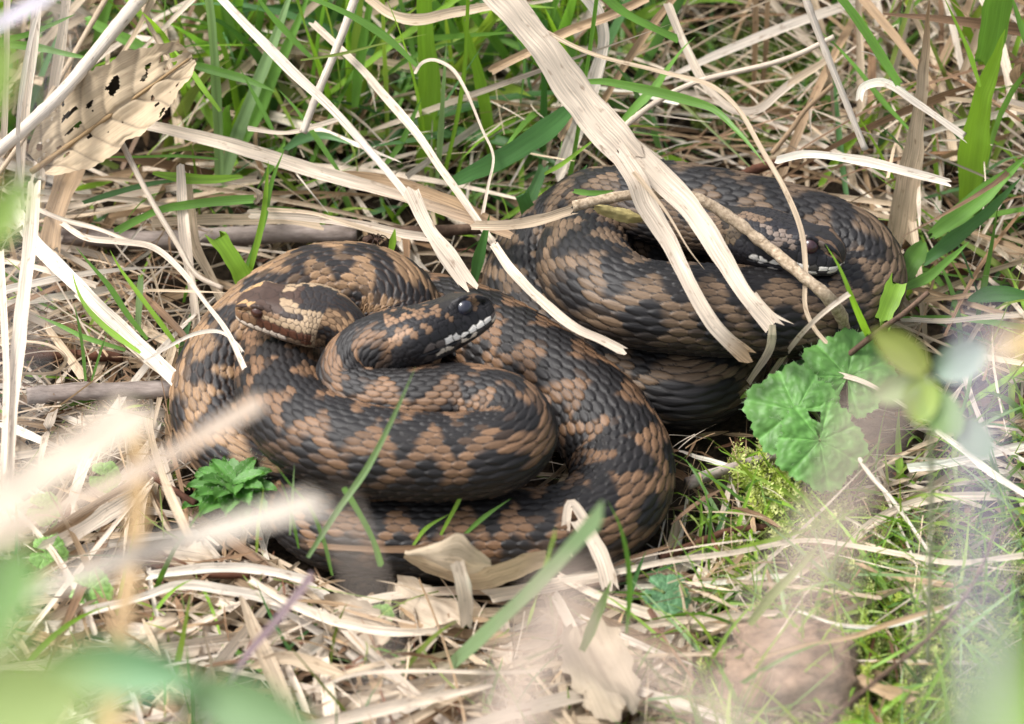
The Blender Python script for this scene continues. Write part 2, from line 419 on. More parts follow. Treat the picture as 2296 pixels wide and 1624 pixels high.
def style_a(kd, xs, ps, h, pal):       # brown head, pale V on the nape, dark lip band, white lips
    a = np.abs(ps); n_ = len(kd); sm = np.isin(kd, ['small', 'crown', 'brow'])
    c = np.tile(np.array([.33, .235, .145]), (n_, 1))
    c[(a < .85) & (xs < .56)] = (.055, .032, .023)
    c[(xs > .56) & (a < .30 + .35 * (xs - .56))] = (.055, .032, .023)
    c[(xs > .70) & (a < .55)] = (.020, .017, .017)
    c[(a > .72) & (a < 1.02) & (xs > .42) & (xs < .72)] = (.030, .021, .018)
    c[(kd == 'canthus')] = (.36, .22, .10)
    c[(kd == 'nose')] = (.22, .13, .065)
    c[(a > .95) & (a < 1.25) & (xs < .52) & sm] = (.20, .12, .068)
    c[(a > 1.28) & (a < 1.74) & (xs > .27) & (xs < .92) & np.isin(kd, ['small', 'lab'])] = (.085, .032, .017)
    c[(kd == 'lab') & (xs < .27)] = (.16, .09, .048)
    lip = (kd == 'lip'); c[lip] = np.where((xs[lip] < .62)[:, None], np.array([.60, .50, .40]), np.array([.20, .13, .08]))
    c[(kd == 'chin')] = (.18, .12, .08)
    c[a > 2.3] = (.13, .10, .08)
    return c
def style_b(kd, xs, ps, h, pal):       # black head with a few brown scales, bone white lips
    a = np.abs(ps); n_ = len(kd)
    c = np.tile(np.array([.014, .0125, .0135]), (n_, 1))
    c[(kd == 'small') & (h > .74) & (a < 1.4)] = (.15, .088, .05)
    c[(xs > .74) & (a > .42) & (a < .72)] = (.22, .13, .075)
    c[(xs > .80) & (a > 1.0) & (a < 1.25)] = (.25, .15, .088)
    c[np.isin(kd, ['crown', 'brow'])] = (.016, .0135, .012)
    c[kd == 'canthus'] = (.07, .036, .018)
    lip = (kd == 'lip'); c[lip] = np.where(((xs[lip] < .60) & (xs[lip] > .07))[:, None], np.array([.80, .74, .66]), np.array([.10, .08, .07]))
    ch = (kd == 'chin'); c[ch] = np.where((h[ch] > .45)[:, None], np.array([.55, .46, .36]), np.array([.06, .05, .045]))
    c[a > 2.35] = (.05, .043, .04)
    return c
def style_c(kd, xs, ps, h, pal):       # blue black head, grey temples, patched white lips
    a = np.abs(ps); n_ = len(kd)
    c = np.tile(np.array([.016, .015, .018]), (n_, 1))
    c[(kd == 'small') & (h > .48) & (a > .7) & (a < 1.35) & (xs < .8)] = (.17, .13, .105)
    c[(xs > .70) & (a > .35) & (a < .70)] = (.15, .10, .065)
    c[(xs > .86) & (a > .9) & (a < 1.5)] = (.16, .115, .072)
    lip = (kd == 'lip'); c[lip] = np.where((h[lip] > .18)[:, None], np.array([.66, .62, .56]), np.array([.05, .045, .04]))
    ch = (kd == 'chin'); c[ch] = np.where((h[ch] > .5)[:, None], np.array([.50, .46, .40]), np.array([.035, .03, .03]))
    c[(kd == 'nose') | (kd == 'canthus')] = (.13, .08, .05)
    c[a > 2.35] = (.05, .045, .045)
    return c

PAL_A = dict(tan=(.245, .150, .080), dark=(.0135, .0115, .0115), flank=(.21, .135, .085), skin=(.035, .018, .010), hskin=(.025, .015, .010), belly=(.10, .085, .075),
             zw=.40, za=.50, low=2.15, eye=eye_mat('brown_eye', (.045, .014, .007)))
PAL_B = dict(tan=(.158, .089, .048), dark=(.0120, .0105, .0105), flank=(.085, .055, .038), skin=(.006, .0045, .004), hskin=(.006, .005, .005), belly=(.05, .045, .045),
             zw=.50, za=.50, low=1.44, eye=eye_mat('blue_grey_eye', (.018, .019, .030)))
PAL_C = dict(tan=(.130, .086, .053), dark=(.0120, .0108, .0112), flank=(.080, .058, .042), skin=(.007, .0055, .005), hskin=(.007, .006, .0065), belly=(.08, .075, .065),
             zw=.45, za=.50, low=1.72, eye=eye_mat('purple_eye', (.045, .018, .022)))

make_snake('tan adder with a brown zigzag back, its head pointing left', [
    (529, 690, 58, 7), (640, 702, 58, 9), (715, 712, 57, 8.5), (765, 735, 55, 8), (795, 785, 49, 8.5), (815, 845, 40, 9.5), (860, 850, 31, 11, 0), (900, 800, 28, 13, 0),
    (900, 735, 30, 15), (868, 672, 35, 16), (795, 645, 37, 16.3), (705, 655, 36, 16.5), (612, 708, 33, 16.3), (535, 785, 27, 16), (494, 870, 21, 16),
    (498, 955, 16, 15.5), (560, 1030, 13, 14, 0), (680, 1060, 11, 11, 0), (800, 1060, 8, 8, 0), (920, 1040, 6, 4, 0), (1000, 1020, 4, 2, 0)],
    PAL_A, 33, 12.8, 3, .019, style_a)
make_snake('black headed adder in front, its head pointing right over its coils', [
    (1106, 690, 63, 8, 1, 32), (1015, 728, 60, 9, 1, 32), (930, 757, 58, 11, 1, 30), (855, 775, 56, 11.5, 1, 16), (800, 812, 51, 11.5), (787, 864, 46, 12), (840, 898, 45, 12.5), (940, 903, 46, 13.4),
    (1050, 905, 46, 13.8), (1128, 930, 46, 14), (1152, 972, 45, 14.2), (1112, 1012, 44, 14.6), (1020, 1026, 43, 15), (900, 1022, 43, 15.3),
    (780, 1004, 42, 15.5), (690, 965, 40, 15.5), (642, 900, 38, 15.5), (635, 830, 35, 15.5), (655, 765, 28, 15.5, 0), (730, 720, 19, 15.5, 0), (850, 700, 16, 16, 0),
    (950, 710, 18, 16, 1), (1050, 738, 22, 16.3), (1150, 795, 24, 16.5), (1262, 872, 25, 16.8), (1352, 955, 22, 17), (1394, 1042, 18, 17), (1372, 1135, 16, 16.8),
    (1275, 1192, 15, 16.4), (1100, 1202, 14.5, 15.8), (900, 1202, 14, 15), (740, 1190, 12.5, 13), (650, 1140, 10, 9.5, 0), (620, 1060, 7, 6, 0), (680, 1000, 5, 3, 0)],
    PAL_B, 38, 16, 8, .0185, style_b)
make_snake('brown and black adder at the back right under the broken straws', [
    (1890, 590, 58, 8, 1, 22), (1790, 562, 58, 9, 1, 22), (1690, 533, 57, 9.5, 1, 20), (1610, 517, 53, 9.5), (1545, 503, 52, 10.5), (1470, 478, 52, 12), (1395, 452, 49, 13), (1325, 462, 40, 14),
    (1255, 520, 27, 15), (1195, 595, 19, 15.5), (1185, 670, 16, 15.8), (1240, 740, 15, 16), (1340, 803, 15, 16), (1445, 848, 15, 16), (1535, 868, 15, 15.8), (1600, 835, 14, 15.5),
    (1610, 760, 12, 15.5, 0), (1540, 680, 10, 15.5, 0), (1430, 590, 10, 15.5, 0), (1400, 500, 20, 15.5, 0), (1425, 455, 34, 15.5, 1), (1510, 462, 42, 15.8), (1610, 480, 43, 16), (1715, 502, 43, 16.2), (1830, 535, 41, 16.4),
    (1905, 580, 38, 16.5), (1922, 640, 35, 16.5), (1870, 690, 36, 16.5), (1730, 700, 42, 16.5), (1580, 696, 45, 16.3), (1425, 680, 46, 16), (1345, 640, 45, 16),
    (1310, 585, 42, 15.8), (1340, 538, 38, 15.5), (1420, 540, 34, 14.5), (1510, 570, 29, 13), (1600, 600, 24, 10.5), (1690, 622, 20, 7.5), (1770, 640, 15, 4, 0)],
    PAL_C, 37, 15.6, 15, .020, style_c)
SN = np.vstack(SNAKE_PTS)
SU, SVV, SD = proj(SN[:, :3]); SRP = SN[:, 3] / (WID / PXW) * D / SD

# ------------------------------------------------------------------ blades, straws, stems
TINT = dict(pale=(.69, .575, .45), straw=(.58, .45, .31), tan=(.42, .285, .165), brown=(.26, .155, .085), red=(.17, .075, .04), white=(.77, .675, .56),
            green=(.125, .265, .045), bright=(.235, .42, .045), dark=(.060, .155, .040), blue=(.11, .235, .09), mint=(.25, .38, .17), olive=(.19, .25, .055), lime=(.30, .43, .07))
def ribbon(c, width, fold=.25, cols=3, twist=0.0, face=None, flat=0.0):
    """c: n x 3 axis (metres), width: n half-widths.  Returns V, F, uvp."""
    n = len(c); T = unit(np.gradient(c, axis=0))
    if face is None: face = np.array([0.0, -.75, .66])
    s = np.cross(T, face)
    l = np.linalg.norm(s, axis=1, keepdims=True)
    s = np.where(l > .15, s / np.maximum(l, 1e-6), RGT); nn = unit(np.cross(s, T)); s = unit(np.cross(T, nn))
    tw = (np.linspace(0, 1, n) * twist + flat)[:, None]
    s, nn = s * np.cos(tw) + nn * np.sin(tw), nn * np.cos(tw) - s * np.sin(tw)
    k = np.linspace(-1, 1, cols)
    ph_ = rng.uniform(0, 6.28, 2); tt_ = np.linspace(0, 1, n)
    width = width * (1 + .09 * np.sin(tt_ * 7 + ph_[0]) + .05 * np.sin(tt_ * 17 + ph_[1]))
    c = np.repeat(c[:, None, :], cols, 1)
    c[-1] += T[-1] * (rng.uniform(-1.1, 1.1, cols) * width[-1])[:, None]; c[0] += T[0] * (rng.uniform(-.7, .7, cols) * width[0])[:, None]
    V = c + s[:, None, :] * (k[None, :, None] * width[:, None, None]) - nn[:, None, :] * ((1 - np.abs(k))[None, :, None] * width[:, None, None] * fold)
    al = np.r_[0, np.cumsum(np.linalg.norm(np.diff(c[:, 0], axis=0), axis=1))]
    off = float(np.sum(np.abs(c[0, 0])) * 17 % 1)
    uv = np.stack([k[None, :] * width[:, None] + off, np.broadcast_to(al[:, None], (n, cols)) + off], -1)
    return V.reshape(-1, 3), grid_faces(n, cols), uv.reshape(-1, 2)
def tube(c, rad, m=8, rough=0.0, f=900, fork=None):
    n = len(c); T = unit(np.gradient(c, axis=0)); ref = np.array([.3, -.5, .8])
    a1 = unit(np.cross(T, ref)); a2 = np.cross(T, a1)
    th = np.linspace(0, 2 * math.pi, m, endpoint=False)
    rr = np.broadcast_to(np.asarray(rad)[:, None], (n, m)).copy()
    V = c[:, None] + (a1[:, None] * np.cos(th)[None, :, None] + a2[:, None] * np.sin(th)[None, :, None]) * rr[..., None]
    if rough: V = V + unit(V - c[:, None]) * (rr * rough * noise(V, f))[..., None]
    V = np.concatenate([V.reshape(-1, 3), c[:1], c[-1:]]); F = list(map(tuple, grid_faces(n, m, True)))
    for j in range(m):
        F.append((n * m, (j + 1) % m, j, j)); F.append((n * m + 1, (n - 1) * m + j, (n - 1) * m + (j + 1) % m, (n - 1) * m + (j + 1) % m))
    al = np.r_[0, np.cumsum(np.linalg.norm(np.diff(c, axis=0), axis=1))]
    uv = np.stack([np.broadcast_to((th * .004)[None, :], (n, m)), np.broadcast_to(al[:, None], (n, m))], -1).reshape(-1, 2)
    return V, F, np.concatenate([uv, uv[:1], uv[-1:]])
def tube_obj(name, c, rad, mat, tint=None, parent=None, m=8, rough=0.0, f=900):
    V, F, uv = tube(c, rad, m, rough, f); F = np.array(F)
    q = F[:-2 * m]; t = F[-2 * m:, :3]
    # caps as quads with a doubled corner are not clean: split every quad instead
    tri = np.vstack([q[:, [0, 1, 2]], q[:, [0, 2, 3]], t])
    return mesh_obj(name, V, tri, mat, np.tile(tint, (len(V), 1)) if tint is not None else None, uv, parent, None if parent is not None else c[np.argmin(c[:, 2])])

def axis_points(pts, z0, k):
    """measured places -> points in the world.  z0: height (mm) at the lowest place, k: mm of rise per unit further up.  A third number is a height of its own."""
    vmax = max(p[1] for p in pts)
    return np.array([P(p[0], p[1], p[2] if len(p) > 2 else z0 + k * (vmax - p[1])) for p in pts])
def width_prof(n, shape):
    t = np.linspace(0, 1, n)
    if shape == 'blade': return np.clip(np.minimum(.55 + t * 1.6, 1), 0, 1) * (1 - t ** 2.6) + .015     # first place is the root, last the tip
    if shape == 'lens': return np.sqrt(np.clip(np.sin(math.pi * (t * .97 + .015)), 0, 1)) + .02
    if shape == 'strip': return .82 + .18 * np.sin(t * 7 + n) * .5 + .0 * t
    if shape == 'spike': return (1 - t) ** .8 + .02
    return np.ones(n) * (1 - .12 * t)
def jitter_tint(c, n, cols, seed, ends=None):
    r = np.random.default_rng(seed); c = np.array(c) * r.uniform(.86, 1.12)
    t = np.linspace(0, 1, n); q = 1 + .10 * np.sin(t * r.uniform(3, 9) + r.uniform(0, 6))
    out = c[None, None, :] * q[:, None, None] * (1 + .07 * r.normal(size=(1, cols, 1)))
    if ends is not None:
        e = np.array(ends[1]); w = smooth01((t - ends[0]) / (1 - ends[0] + 1e-6))[:, None, None]; out = out * (1 - w) + e * w
    return np.broadcast_to(out, (n, cols, 3)).reshape(-1, 3).clip(0, .85)
_nb = [0]; SET = []
def strip(name, label, cat, group, pts, w, z0, k, col, shape='straw', cols=3, fold=.25, twist=0.0, flat=0.0, ends=None, parent=None, face=None, crumple=None):
    _nb[0] += 1
    c = axis_points(pts, z0, k); c, L = resample(spline(c, n=14), max(10, int(len(pts) * 7)))
    mid = proj(c[len(c) // 2]); px = (WID / PXW) * mid[2] / D
    hw = width_prof(len(c), shape) * w * px * .5
    SET.append(np.c_[np.stack(proj(c), 1), np.full(len(c), w * .5)])
    V, F, uv = ribbon(c, hw, fold, cols, twist, face, flat)
    cr = crumple if crumple is not None else (.12 * w * px if cols >= 5 else 0)
    if cr: V = V + (noise(V, 90) * cr * .5 + noise(V, 260) * cr * .35)[:, None] * unit(np.array([.2, -.5, .8])) + np.stack([noise(V[:, [1, 2, 0]], 210), noise(V[:, [2, 0, 1]], 190), noise(V + 1, 230)], 1) * cr * .3
    green = col in ('green', 'bright', 'dark', 'blue', 'mint', 'olive', 'lime')
    o = mesh_obj(name, V, F, M_GRASS if green else M_STRAW, jitter_tint(TINT[col], len(c), cols, _nb[0], ends), uv, parent, None if parent is not None else c[np.argmin(c[:, 2])])
    if parent is None: tag(o, label, cat, group)
    return o
GS, GG = 'loose dry straws', 'larger green grass blades'
def straw(label, pts, w, z0, k, col='straw', shape='strip', **kw): return strip('straw', label, 'straw', GS, pts, w, z0, k, col, shape, **kw)
def blade(label, pts, w, z0, k, col='green', shape='blade', **kw): return strip('grass_blade', label, 'grass blade', GG, pts, w, z0, k, col, shape, **kw)
def stem(label, pts, w, z0, k, col='pale', name='straw', cat='straw', group=GS, mat=None, rough=.06, taper=.15, f=900):
    _nb[0] += 1
    c = axis_points(pts, z0, k); c, L = resample(spline(c, n=14), len(pts) * 8)
    px = (WID / PXW) * proj(c[len(c) // 2])[2] / D
    SET.append(np.c_[np.stack(proj(c), 1), np.full(len(c), w * .5)])
    t = np.linspace(0, 1, len(c)); nodes = np.where(np.abs(np.mod(t * 3.3 + .2, 1) - .5) < .025, 1.12, 1.0)
    o = tube_obj(name, c, w * px * .5 * (1 - taper * t) * nodes, mat or M_STRAW, np.array(TINT[col]) * R.uniform(.9, 1.08) if mat is None else None, None, 9, rough, f)
    return tag(o, label, cat, group)

# ---- the broken reed leaf that lies across the back right adder: one leaf torn into strands
root = thing('broken_reed_leaf', tuple(P(1730, 735, 58)), 'long wide cream reed leaf torn lengthwise, lying across the back right adder', 'dry leaf')
strip('leaf_blade', None, None, None, [(1105, -30), (1190, 70), (1262, 165), (1345, 275), (1412, 350)], 92, 98, .13, 'pale', 'strip', 7, .18, parent=root)
strip('strand', None, None, None, [(1352, 248, 108), (1405, 318, 101), (1470, 385, 94), (1545, 465, 86), (1620, 575, 76), (1672, 660, 68), (1728, 728, 60)], 56, 0, 0, 'pale', 'strip', 5, .2, parent=root)
strip('strand', None, None, None, [(1330, 272, 105), (1388, 345, 99), (1428, 405, 94), (1448, 455, 88), (1500, 545, 78), (1560, 660, 68), (1612, 742, 58), (1678, 803, 48)], 48, 0, 0, 'pale', 'strip', 5, .25, ends=(.85, TINT['tan']), parent=root)
strip('fibre', None, None, None, [(1420, 385, 97), (1490, 470, 86), (1545, 560, 76), (1580, 605, 70)], 10, 0, 0, 'straw', 'spike', 3, .2, parent=root)
strip('fibre', None, None, None, [(1690, 660, 66), (1735, 705, 61), (1780, 727, 58)], 14, 0, 0, 'pale', 'spike', 3, .2, parent=root)

# ---- straws
straw('long pinkish straw running down from the top edge to the tan adder', [(485, -15), (575, 80), (660, 165), (745, 245), (835, 345), (915, 440), (945, 480)], 24, 60, .11, 'white', cols=5, fold=.5)
straw('flat pale leaf end wedged behind the black head between two adders', [(918, 425), (960, 510), (1005, 575), (1052, 642)], 44, 50, .10, 'pale', cols=5)
stem('thick pale straw stem crossing the top left corner over the dead leaf', [(328, -20), (250, 75), (160, 185), (70, 275), (-30, 360)], 34, 80, .05, 'white')
straw('pale upright straw at the left edge under the lilac blur', [(8, 330), (14, 150), (16, -30)], 17, 60, .17, 'pale')
straw('broad cream straw standing second from the left edge', [(40, 430), (58, 250), (76, 90), (86, -30)], 25, 46, .17, 'pale', cols=5)
straw('cream straw standing behind the dead leaf on its left side', [(90, 400), (112, 250), (138, 90), (152, -30)], 27, 40, .17, 'pale', cols=5)
straw('narrow pinkish straw slanting between the left upright straws', [(52, 470), (40, 300), (62, 120), (98, -30)], 13, 56, .17, 'white')
straw('thin straw leaning behind the top of the dead leaf', [(240, 170), (300, 80), (352, -20)], 15, 70, .16, 'straw')
straw('pale straw slanting right above the dead leaf', [(280, 150), (360, 70), (430, 0), (460, -30)], 13, 66, .16, 'pale')
stem('speckled straw stem behind the thick pale one at top left', [(245, -15), (190, 80), (130, 185), (60, 300), (-10, 400)], 13, 62, .06, 'straw')
stem('straw stem whose cut end rests on the dead leaf', [(312, -20), (335, 50), (368, 115), (398, 190)], 17, 76, .09, 'straw')
straw('wide brown-stained straw running from the dead leaf to the snakes', [(335, 282), (450, 308), (560, 338), (680, 375), (800, 410), (905, 440), (1010, 475), (1140, 520)], 34, 44, .05, 'pale', cols=5, ends=(.45, (.36, .24, .14)))
straw('brown leaf half lying under the long pinkish straw', [(740, 392), (850, 405), (960, 438), (1060, 480), (1140, 515)], 40, 40, .05, 'tan', 'lens', cols=5)
straw('short flat straw with a cut end left of the back right adder', [(1060, 505), (1130, 505), (1205, 494), (1288, 470)], 28, 66, .0, 'straw', cols=5)
straw('straw with a broken end leaning over the lower coil of the back right adder', [(1105, 545), (1150, 610), (1215, 675), (1290, 735), (1350, 762), (1397, 788)], 26, 52, .05, 'pale', cols=5, fold=.45)
straw('long pale straw slanting behind the short green blades to the adders', [(700, 50), (811, 156), (868, 222), (933, 298), (984, 372), (1034, 440), (1075, 500), (1105, 545)], 21, 45, .09, 'pale', cols=5)
straw('thin pale straw drooping over the eye of the back right adder', [(1195, 57), (1320, 118), (1480, 160), (1600, 195), (1655, 245), (1705, 330), (1762, 430), (1797, 520), (1806, 600), (1806, 690), (1825, 735), (1852, 768)], 13, 50, .10, 'straw')
stem('straight cut straw stem hanging in the top right grass', [(1800, -20), (1845, 100), (1895, 225), (1940, 336)], 17, 92, .14, 'white')
stem('pale bent straw slanting up behind the back right adder', [(1380, 300), (1470, 230), (1560, 185), (1650, 162), (1740, 140), (1800, 118), (1870, 83)], 14, 60, .12, 'pale')
straw('broad upright dead leaf with a brown tip at the right', [(2015, 545), (2030, 440), (2048, 338), (2062, 240), (2072, 140), (2078, 60), (2084, 0)], 62, 20, .18, 'straw', 'spike', cols=7, ends=(.6, (.36, .23, .12)))
straw('arched pinkish straw in front of the broad dead leaf', [(1926, 225), (1932, 200), (1955, 187), (1987, 187), (2054, 230), (2110, 268), (2168, 310)], 21, 70, .12, 'white', cols=5)
straw('long pale straw lying level above the back right adder', [(1740, 360), (1800, 346), (1885, 352), (1960, 366), (2020, 382), (2130, 410)], 24, 62, .08, 'white', cols=5)
straw('upright tan straw in the dark gap at the top', [(1690, 235), (1692, 140), (1694, 60), (1695, -20)], 15, 20, .2, 'tan')
straw('second upright tan straw right of the first in the dark gap', [(1702, 250), (1716, 130), (1720, 40), (1722, -20)], 14, 16, .2, 'tan')
straw('folded tan straw rising from the moss to the upper right', [(1680, 255), (1735, 215), (1790, 175), (1862, 130)], 19, 40, .15, 'straw')
stem('grey brown stem rising from the back right adder to the upper right', [(1730, 345), (1775, 290), (1805, 248), (1868, 190)], 12, 45, .14, 'tan')
straw('wide pale leaf standing behind the reed leaf', [(1248, 400), (1275, 335), (1302, 270), (1332, 180), (1354, 80), (1335, 20), (1300, -25)], 38, 30, .16, 'white', cols=5)
straw('dark edged tan straw slanting up behind the reed leaf', [(1100, 158), (1180, 118), (1270, 72), (1360, 38), (1460, -8)], 26, 70, .16, 'tan', cols=5, fold=.5)
straw('brown straw slanting up right of the reed leaf', [(1345, 240), (1402, 145), (1459, 61), (1520, -15)], 20, 50, .17, 'tan', fold=.5)
straw('curved cream leaf looping down at the edge of the dark gap', [(1497, 10), (1540, 112), (1592, 203), (1645, 246), (1700, 246), (1745, 210), (1770, 190)], 23, 60, .13, 'pale', cols=5)
stem('straight white straw stem with a cut end among the top left blades', [(800, -15), (770, 70), (742, 140), (708, 220), (679, 298)], 20, 66, .12, 'white')
straw('curly pink straw thread bending over the bright blade', [(930, 165), (945, 142), (970, 134), (1012, 153), (1042, 198), (1080, 288), (1106, 350), (1095, 415), (1082, 480)], 8, 48, .11, 'pale')
straw('thin straw lying level under the cut white stem', [(555, 288), (640, 298), (700, 285), (755, 268)], 13, 62, .08, 'pale')
straw('flat straw crossing behind the bright green blade at the top', [(820, -10), (872, 30), (930, 45), (1010, 30), (1110, 12)], 28, 90, .12, 'straw', cols=5)
straw('long double straw running from the left stems to the tan adder', [(20, 440), (75, 540), (165, 632), (280, 745), (395, 852)], 40, 26, .05, 'white', cols=7, fold=.35)
straw('thin straw strand beside the long double straw', [(170, 660), (255, 745), (330, 812), (388, 858)], 12, 24, .05, 'pale')
straw('wide pale upright straw at the left edge', [(10, 1100), (32, 850), (52, 670), (68, 540), (78, 410)], 38, 42, .05, 'pale', cols=5)
straw('narrow upright straw at the very left edge', [(6, 1060), (14, 850), (8, 700), (2, 560)], 18, 46, .05, 'pale')
straw('pale bent straw that arches above the brown head to the left coil', [(138, 500), (190, 532), (270, 542), (340, 553), (400, 600), (460, 678), (508, 742), (548, 826)], 15, 52, .05, 'pale')
straw('thin arched straw crossing the left coil of the tan adder', [(322, 812), (372, 781), (440, 748), (492, 744), (530, 770), (545, 790)], 9, 44, .06, 'white')
straw('narrow curled straw forming an open loop near the left edge', [(0, 775), (60, 766), (120, 778), (148, 805), (130, 832), (70, 838), (10, 830)], 14, 22, .12, 'straw', flat=1.0)
straw('upright pale straw left of the tan adder', [(442, 735), (430, 640), (416, 541), (406, 420), (404, 372)], 27, 14, .12, 'pale', cols=5)
straw('second broad upright straw closer to the tan adder', [(505, 690), (470, 615), (435, 545), (425, 470), (415, 390)], 30, 16, .12, 'straw', cols=5)
stem('thin straw slanting under the dead leaf towards the tan adder', [(272, 320), (305, 385), (345, 460), (396, 545), (440, 616), (500, 648)], 14, 34, .10, 'pale')
straw('thin straw curving down from the left stems', [(7, 425), (70, 462), (140, 492), (215, 512), (300, 545)], 12, 48, .07, 'pale')
straw('wide brownish straw below the dead leaf', [(108, 560), (118, 500), (140, 430), (165, 370), (190, 330)], 62, 22, .10, 'tan', cols=7, fold=.3)
straw('wide straw lying level over the grey stick under the dead leaf', [(340, 500), (440, 492), (540, 492), (630, 490), (720, 505)], 28, 34, .04, 'straw', cols=5)
straw('pale straw lying level above the tan adder', [(560, 480), (680, 487), (780, 500), (880, 520), (960, 532)], 24, 38, .05, 'pale', cols=5)
straw('thin straw above the tan adder beside the spider', [(600, 470), (700, 478), (800, 508), (900, 538)], 12, 42, .05, 'straw')
straw('long straw lying flat along the front right of the coils', [(1255, 1300), (1370, 1285), (1500, 1258), (1640, 1240), (1800, 1212), (1900, 1222), (2050, 1248), (2140, 1262), (2300, 1245)], 15, 16, .02, 'pale')
straw('white straw lying parallel below the long front straw', [(1400, 1318), (1500, 1312), (1600, 1308), (1700, 1295), (1790, 1290)], 14, 9, .02, 'white')
straw('thin straw arching over the lobed green leaves', [(1682, 873, 12), (1767, 845, 26), (1851, 836, 34), (1936, 856, 34), (2036, 915, 26)], 12, 0, 0, 'pale')
straw('thin straw falling from the crusted stem to the green leaves', [(1902, 660, 74), (1860, 690, 72), (1815, 730, 62), (1765, 790, 36), (1716, 858, 10)], 14, 0, 0, 'pale')
straw('frayed broken straw beside the right end of the lower coil', [(1660, 885, 8), (1690, 840, 26), (1725, 785, 44), (1732, 728, 66)], 20, 0, 0, 'pale')
straw('frayed straw tuft next to the broken straw at the coil end', [(1640, 880, 5), (1680, 825, 12), (1715, 790, 22), (1748, 776, 26)], 24, 0, 0, 'white', 'spike')
stem('thin pale straw hanging down below the lobed leaves', [(1875, 951), (1912, 1005), (1955, 1070), (2000, 1120), (2085, 1240)], 13, 14, .04, 'white', taper=.4)
straw('pale straw slanting to the right edge below the seedling', [(2100, 965), (2160, 1010), (2215, 1055), (2300, 1110)], 17, 26, .03, 'white')
straw('flattened pale straw lying on the moss at lower right', [(1905, 1215), (1966, 1165), (2017, 1140), (2110, 1115), (2255, 1112)], 24, 10, .02, 'pale', cols=5)
straw('wide white straw lying level right of the lobed leaves', [(2040, 1050), (2120, 1040), (2200, 1022), (2300, 1000)], 26, 14, .02, 'white', cols=5)
straw('long straw lying level at the right edge above the seedling', [(2020, 715), (2120, 720), (2200, 712), (2310, 706)], 14, 20, .02, 'pale')
straw('cut straw stub pointing right of the crusted stem', [(2070, 672), (2130, 668), (2180, 662)], 13, 22, .02, 'tan')
straw('orange brown straw under the bottom coil', [(690, 1222), (800, 1230), (900, 1232), (1000, 1226), (1110, 1216), (1200, 1200), (1295, 1186)], 17, 22, .02, 'brown', cols=5)
straw('pale triangular straw fold standing against the front coil', [(1275, 1250), (1268, 1190), (1280, 1128), (1310, 1165), (1345, 1230), (1370, 1290)], 26, 14, .12, 'pale', cols=5)
straw('wide flat straw right of the triangular fold', [(1300, 1170), (1330, 1215), (1352, 1262), (1368, 1320)], 44, 14, .10, 'pale', cols=5)
straw('thin bent tan straw in front of the bottom coil', [(1255, 1225), (1180, 1185), (1105, 1158), (1150, 1195), (1195, 1230)], 12, 20, .1, 'straw')
straw('wide pale straw slanting up at lower left', [(100, 1232), (180, 1190), (250, 1145), (312, 1108)], 46, 14, .02, 'pale', cols=5, ends=(.8, TINT['straw']))
straw('pale straw arching level at lower left below the nettle plant', [(330, 1290), (420, 1278), (510, 1272), (600, 1280), (690, 1300)], 26, 14, .06, 'white', cols=5)
straw('bent pale straw with a brown joint at lower left', [(190, 1372), (300, 1345), (405, 1312), (520, 1325), (640, 1352), (760, 1392)], 26, 14, .03, 'white', cols=5)
straw('long pale straw lying level at the bottom', [(560, 1300), (660, 1360), (780, 1402), (900, 1418), (1000, 1412)], 20, 16, .02, 'pale', cols=5)
straw('brown mottled straw at the bottom below the purple stem', [(560, 1495), (640, 1475), (700, 1490), (770, 1512)], 34, 14, .05, 'straw', 'lens', cols=5)
straw('thin yellow straw lying level at the bottom centre', [(690, 1552), (800, 1512), (960, 1505), (1130, 1508), (1210, 1504)], 11, 22, .04, 'pale')
straw('wide pale straw at the bottom right of centre', [(1250, 1290), (1330, 1330), (1420, 1365), (1520, 1395), (1640, 1412)], 26, 10, .02, 'pale', cols=5)
straw('fallen cream straw at the bottom edge', [(1420, 1545), (1500, 1570), (1560, 1592), (1640, 1625)], 26, 12, .02, 'white', cols=5)
straw('orange straw lying low across the moss at lower right', [(1690, 1480), (1790, 1450), (1910, 1428), (2020, 1390), (2120, 1360)], 13, 24, .02, 'tan')
straw('curved white straw thread over the moss at lower right', [(1790, 1370), (1880, 1400), (1980, 1405), (2060, 1385), (2150, 1350)], 9, 20, .02, 'white')
straw('pale chip of straw lying in the moss at bottom right', [(1920, 1520), (1980, 1548), (2050, 1565)], 34, 12, .02, 'tan', cols=5)
# ---- sticks and twigs
stem('brown twig slanting through the grass at lower right', [(1830, 1640), (1960, 1530), (2060, 1450), (2140, 1370), (2200, 1275), (2235, 1180)], 12, 60, .03, 'tan', 'twig', 'twig', 'fallen twigs', M_TWIG, .15, .4)
stem('dark bare twig reaching over the lobed green leaves', [(1800, 862, 20), (1880, 812, 34), (1960, 750, 46), (2030, 700, 54), (2082, 655, 60)], 17, 0, 0, 'tan', 'twig', 'twig', 'fallen twigs', M_TWIG, .15, .35)
stem('crusted pale stem lying across the head of the back right adder', [(1285, 463, 80), (1420, 437, 82), (1545, 440, 80), (1640, 490, 74), (1730, 560, 68), (1795, 615, 66), (1850, 660, 62), (1885, 705, 50), (1895, 745, 36), (1955, 800, 14)], 24, 0, 0, 'pale', 'withered_stalk', 'stalk', None, M_CRUST, .22, -.25, 700)
stem('grey white stick lying level against the left coil', [(60, 888), (160, 880), (280, 876), (402, 874)], 40, 14, 0, 'tan', 'stick', 'stick', 'fallen twigs', M_BARK, .12, .02, 300)
stem('dark red brown twig lying behind the left straws', [(0, 797), (90, 795), (180, 798), (275, 800)], 28, 9, 0, 'tan', 'twig', 'twig', 'fallen twigs', M_RED, .12, .05, 400)
